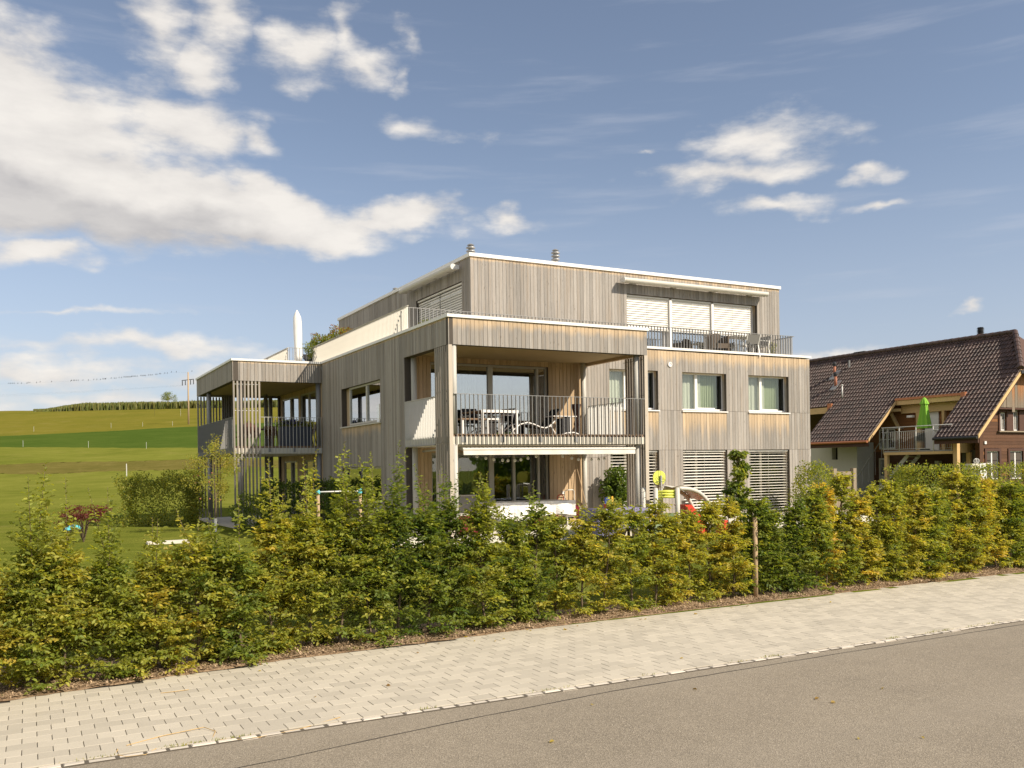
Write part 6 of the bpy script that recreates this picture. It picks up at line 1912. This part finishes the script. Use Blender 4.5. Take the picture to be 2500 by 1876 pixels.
# ------------------------------------------------------------------ roof terrace things
t = thing('parasol', 'tall closed parasol in a white cover on the roof terrace', 'parasol', (9.84, 36.7, 6.42), 0, local=True)
MB().tube([(0, 0, -.03), (0, 0, .8)], .03, 8).build('pole', 'white', t); MB().lathe((0, 0, -.03), [(.35, 0), (.35, .06), (.06, .1)], 16).build('foot', 'conc', t)
rs = random.Random(4)
cv = MB(); pr = [(.13, .55), (.155, .75), (.15, 1.2), (.155, 1.7), (.15, 2.1), (.135, 2.35), (.08, 2.52), (.01, 2.65)]
vs = []; n_ = 14
for (r_, z) in pr:
    for k_ in range(n_):
        a = k_ / n_ * 6.2832; q = r_ * (1 + .10 * math.sin(a * 3 + z * 2)) + rs.uniform(-.006, .006); vs.append((q * math.cos(a) * 1.1 + .03 * (z > 2.3) * (z - 2.3) * -2, q * math.sin(a), z))
cv.add(vs, [(i * n_ + k_, i * n_ + (k_ + 1) % n_, (i + 1) * n_ + (k_ + 1) % n_, (i + 1) * n_ + k_) for i in range(len(pr) - 1) for k_ in range(n_)] + [tuple(range(n_ - 1, -1, -1)), tuple((len(pr) - 1) * n_ + k_ for k_ in range(n_))])
cv.build('cover', 'sheet', t, smooth=True)
t = thing('deck_lounger', 'black curved lounge chair beside the parasol on the roof', 'lounge chair', (9.9, 35.2, 6.42), 0, local=True)
MB().grid(lambda a, b: (-.1 + .5 * b, -.9 + 1.6 * a, .3 + .35 * (a - .35) ** 2 * 3), 12, 2).build('sling', 'black', t, smooth=True)
for x in (-.1, .4): MB().tube([(x, -.9, .0), (x, -.6, .42), (x, 0, .3), (x, .7, .65)], .02, 6).build('frame_tube', 'black', t)
t = thing('wicker_chair', 'tall brown wicker hooded chair behind the roof railing', 'chair', (21.9, 25.1, 6.38), -.3, local=True)
MB().prism([(-.3, 0.2, 0), (.3, .2, 0), (.28, .2, .74), (.18, .2, .84), (-.18, .2, .84), (-.28, .2, .74)], (0, .06, 0)).build('backrest', 'rattan', t)
MB().box(-.3, .3, -.35, .2, .25, .42).build('seat', 'rattan', t); MB().box(-.34, -.28, -.35, .2, 0, .7).box(.28, .34, -.35, .2, 0, .7).build('side', 'rattan', t)
t = thing('terrace_table', 'small cream table on the roof terrace', 'table', (23.05, 25.1, 6.38), 0, local=True)
MB().box(-.55, .45, -.3, .35, .72, .75).build('tabletop', 'cream', t)
for sx in (-.45, .38):
    for sy in (-.24, .28): MB().tube([(sx, sy, 0), (sx, sy, .72)], .018, 6).build('leg', 'white', t)
chair('white framed chair at the right of the roof terrace table', (23.95, 25.1, 6.38), -1.5, h=.84, seat='drape')
chair('white framed chair left of the roof terrace table', (23.35, 24.98, 6.38), 2.9, h=.8, seat='drape')

# ------------------------------------------------------------------ the hill
t = thing('power_pole', 'wooden power pole with a cross arm and hanging insulators on the hill', 'utility pole', (26.9, 178.5, gzf(26.9, 178.5)), 0)
zp = gzf(26.9, 178.5)
MB().tube([(26.9, 178.5, zp - .5), (26.95, 178.5, 21.3)], [.17, .12], 10).build('mast', 'stake', t, smooth=True)
MB().bar((25.7, 177.6, 19.6), (28.1, 179.4, 20.1), .12, .14).build('cross_arm', 'dark', t)
for (k_) in (0.03, .28, .72, .97):
    x, y, z = 25.7 + 2.4 * k_, 177.6 + 1.8 * k_, 19.6 + .5 * k_
    MB().tube([(x, y, z - .1), (x, y, z - .95)], .075, 8).build('insulator', 'dark', t)
BIRDS = [(-2.8, 194.5, 19.6), (-2.5, 194.3, 19.6), (-2.2, 194.1, 19.6), (-1.9, 194.0, 19.6), (-1.3, 193.7, 19.6), (-0.7, 193.3, 19.6), (0.2, 192.9, 19.6), (0.4, 192.8, 19.7), (0.7, 192.6, 19.7), (1.8, 192.0, 19.7), (2.4, 191.7, 19.8), (4.3, 190.6, 19.8), (7.5, 189.0, 19.9), (7.6, 188.9, 20.0), (7.9, 188.7, 20.0), (8.1, 188.6, 20.0), (8.4, 188.5, 20.0), (8.7, 188.3, 20.0), (9.5, 187.9, 20.0), (10.4, 187.4, 20.0), (11.3, 186.9, 20.1), (11.8, 186.6, 20.1), (12.4, 186.3, 20.1), (12.8, 186.1, 20.2), (13.0, 186.0, 20.2), (13.2, 185.9, 20.2), (13.3, 185.8, 20.2), (14.2, 185.3, 20.3), (14.7, 185.1, 20.3), (15.0, 184.9, 20.3), (15.5, 184.6, 20.4), (15.9, 184.4, 20.4), (16.3, 184.2, 20.5), (16.5, 184.1, 20.5), (16.7, 184.0, 20.5), (16.9, 183.9, 20.5), (17.1, 183.8, 20.5), (17.3, 183.7, 20.5), (17.5, 183.6, 20.5), (17.6, 183.5, 20.6), (17.8, 183.4, 20.6), (18.0, 183.3, 20.6), (18.2, 183.2, 20.6), (18.5, 183.0, 20.6), (19.1, 182.7, 20.7), (19.3, 182.6, 20.7), (19.5, 182.5, 20.7), (19.7, 182.4, 20.7), (19.9, 182.3, 20.7), (20.4, 182.0, 20.8), (20.7, 181.9, 20.8), (21.0, 181.7, 20.8), (21.6, 181.4, 20.9), (21.8, 181.2, 20.9), (22.2, 181.0, 21.0), (22.4, 180.9, 21.0), (23.1, 180.6, 21.1), (23.5, 180.3, 21.1), (24.2, 180.0, 21.3), (25.0, 179.5, 21.3), (27.6, 178.2, 21.4)]
wire = MB(); wire.tube([(-60, 220, 20.5), (-20, 203, 19.6)] + [(x, y, z) for (x, y, z) in BIRDS[:-1]] + [(26.95, 178.5, 21.2)], .003, 4)
wire = wire.build('overhead_wire', 'cord'); tag(wire, 'upper overhead wire with a row of perching birds', 'wire')
for k_ in (0.03, .97):
    x, y, z = 25.7 + 2.4 * k_, 177.6 + 1.8 * k_, 18.6 + .5 * k_
    w2 = MB().tube([(x + (-90 - x) * q, y + (228 - y) * q, z - 3.4 * 4 * q * (1 - q) * .5 - 1.5 * q) for q in np.linspace(0, 1, 16)], .004, 4).build('overhead_wire', 'cord')
    tag(w2, 'lower overhead wire running left from the ' + ('left' if k_ < .5 else 'right') + ' end of the cross arm', 'wire')
bm = MB(); bm.lathe((0, 0, 0), [(0, 0), (.05, .04), (.085, .12), (.075, .2), (.05, .25), (.055, .3), (.04, .35), (0, .37)], 8); bm.bar((0, .03, .1), (0, .16, -.08), .05, .03); bm.bar((0, -.04, .3), (0, -.09, .29), .02, .02)
bme = bm.mesh('bird', 'dark', smooth=True)
for (x, y, z) in BIRDS:
    b = bpy.data.objects.new('bird', bme); C.objects.link(b); b.location = (x, y, z); b.rotation_euler = (0, 0, R.uniform(-.6, 2.4)); b.scale = (0.65,) * 3
    tag(b, 'small black bird on the overhead wire, ' + ('far left end of the row' if x < 5 else ('left part of the row' if x < 12.5 else ('middle of the row' if x < 18 else ('right part of the row' if x < 22 else ('near the pole' if x < 26 else 'right of the pole top'))))), 'bird', 'birds on the overhead wire')
for (i, (x, y, h, lb)) in enumerate(((1.1, 172, .9, 'white fence stake above the green crop, farthest left'), (13.3, 175.6, .9, 'white fence stake above the middle of the green crop'), (18.5, 175.1, .9, 'white fence stake above the green crop, second left of the power pole'), (23.5, 174.4, .9, 'white fence stake just left of the power pole foot'), (7.16, 79.9, 1.05, 'thicker white post standing in the brown ditch strip'), (-.4, 128.7, .8, 'white fence stake below the green crop, farthest left'), (6.6, 120.8, .8, 'white fence stake below the middle of the green crop'), (12.4, 113.9, .8, 'white fence stake below the right part of the green crop'), (31.3, 219, 1.6, 'pale stake on the pasture above the power pole'), (26.3, 224, 1.9, 'dark tree stump post on the upper pasture'))):
    s_ = MB().tube([(0, 0, -.1), (0, 0, h)], .018 if i != 4 else .04, 6).build('fence_stake', 'steel2' if i < 9 else 'dark'); s_.location = (x, y, gzf(x, y)); tag(s_, lb, 'stake')
# tree on the crest
rt2 = np.random.default_rng(61); prt = []; stm = [([(0, 0, -1), (0, 0, 2.2)], [.18, .1])]
for i in range(12):
    a = rt2.uniform(0, 6.28); L = rt2.uniform(.6, 2.2); z = rt2.uniform(1.2, 3.4) - L * .25
    stm.append(([(0, 0, 1), (math.cos(a) * L, math.sin(a) * L, z)], [.07, .03])); prt.append((ballcloud((math.cos(a) * L, math.sin(a) * L, z), .8, (1, 1, .8), .8), 130, .22, .28, .1))
plant('lone_tree', 'small round tree on the hill crest behind the maize', 'tree', (40.2, 307.6, 24.7), prt, stm, part='crown', seed=62)
# maize along the crest
n = 14000; tt = G.uniform(-.528, .25, n); dd = 251 + 22 * G.random(n) + 6 * np.sin(tt * 14)
x = dd * (VX + tt * RX); y = dd * (VY + tt * RY); z = gz(x, y)
taper = np.clip((tt + .53) / .06, .25, 1)
h = (2.05 + .18 * np.sin(tt * 60) * np.sin(tt * 23) + G.normal(0, .13, n)) * taper
an = G.uniform(0, 6.28, n); ca, sa = np.cos(an), np.sin(an); V = np.empty((n, 2, 4, 3)); wd = G.uniform(.2, .5, n)
for b in range(2):
    cx2, sx2 = (ca, sa) if b == 0 else (-sa, ca); tip = G.uniform(-.5, .5, n)
    for q, (i, zz, k2) in enumerate(((-1, 0, 0), (1, 0, 0), (.6, .75, .5), (0, 1, 1))):
        V[:, b, q, 0] = x + i * wd * cx2 + tip * k2 * cx2; V[:, b, q, 1] = y + i * wd * sx2 + tip * k2 * sx2; V[:, b, q, 2] = z + zz * h
cm = np.repeat(np.where(G.random((n, 1)) < .5, np.array([[.19, .18, .045]]), np.array([[.13, .15, .03]])) * G.uniform(.7, 1.2, (n, 1)), 8, 0)
mz = link(np_mesh('maize_field', V.reshape(-1, 3), np.arange(n * 8).reshape(n * 2, 4), 'needle', cm), 'maize_field'); mz['kind'] = 'stuff'

# ------------------------------------------------------------------ litter on pavement and road
def straw(pts, lb):
    s_ = MB().tube(pts, .004, 5).build('straw_stem', 'straw'); tag(s_, lb, 'plant stem')


straw([(.77, 8.98, .004), (1.1, 9.12, .006), (1.48, 9.16, .02), (1.56, 9.0, .01), (1.50, 8.82, -.005), (1.62, 8.70, -.012), (1.9, 8.66, -.014), (2.3, 8.72, -.012), (2.75, 8.86, .006)], 'long curved dry stem lying across the kerb at the left')
straw([(.69, 8.9, .004), (.66, 8.78, -.006), (.74, 8.68, -.012), (.9, 8.66, -.014), (1.0, 8.76, -.002)], 'short looped dry stem on the kerb edge, leftmost')
straw([(1.3, 10.9, .004), (1.45, 10.86, .012), (1.6, 10.9, .004)], 'small dry twig on the pale pavers near the hedge')
n = 46
for i in range(n):
    onroad = i < 22
    x = G.uniform(2.5, 14); y = G.uniform(4.8, 8.4) if onroad else back_edge(x) - abs(G.normal(0, .35)) - .05
    if i in (30, 31, 32): y = 9.2 + G.random()
    A = np.array([[math.cos(i * 2.4), math.sin(i * 2.4), .05]]); z = -.016 if onroad else .004
    L = np.array([G.uniform(.035, .07)])
    o = link(leaf_mesh('fallen_leaf', np.array([[0, 0, 0.0]]), A, np.array([[G.normal(0, .3), G.normal(0, .3), 1]]), L, L * .6, pal(np.array([G.uniform(.8, 1.24)])) * .8), 'fallen_leaf')
    o.location = (x, y, z + .004); tag(o, 'small dry fallen leaf on the ' + ('asphalt' if onroad else 'pavement') + (', left part' if x < 5.5 else (', middle part' if x < 9 else ', right part')), 'leaf', 'dry leaves on the road' if onroad else 'dry leaves on the pavement')
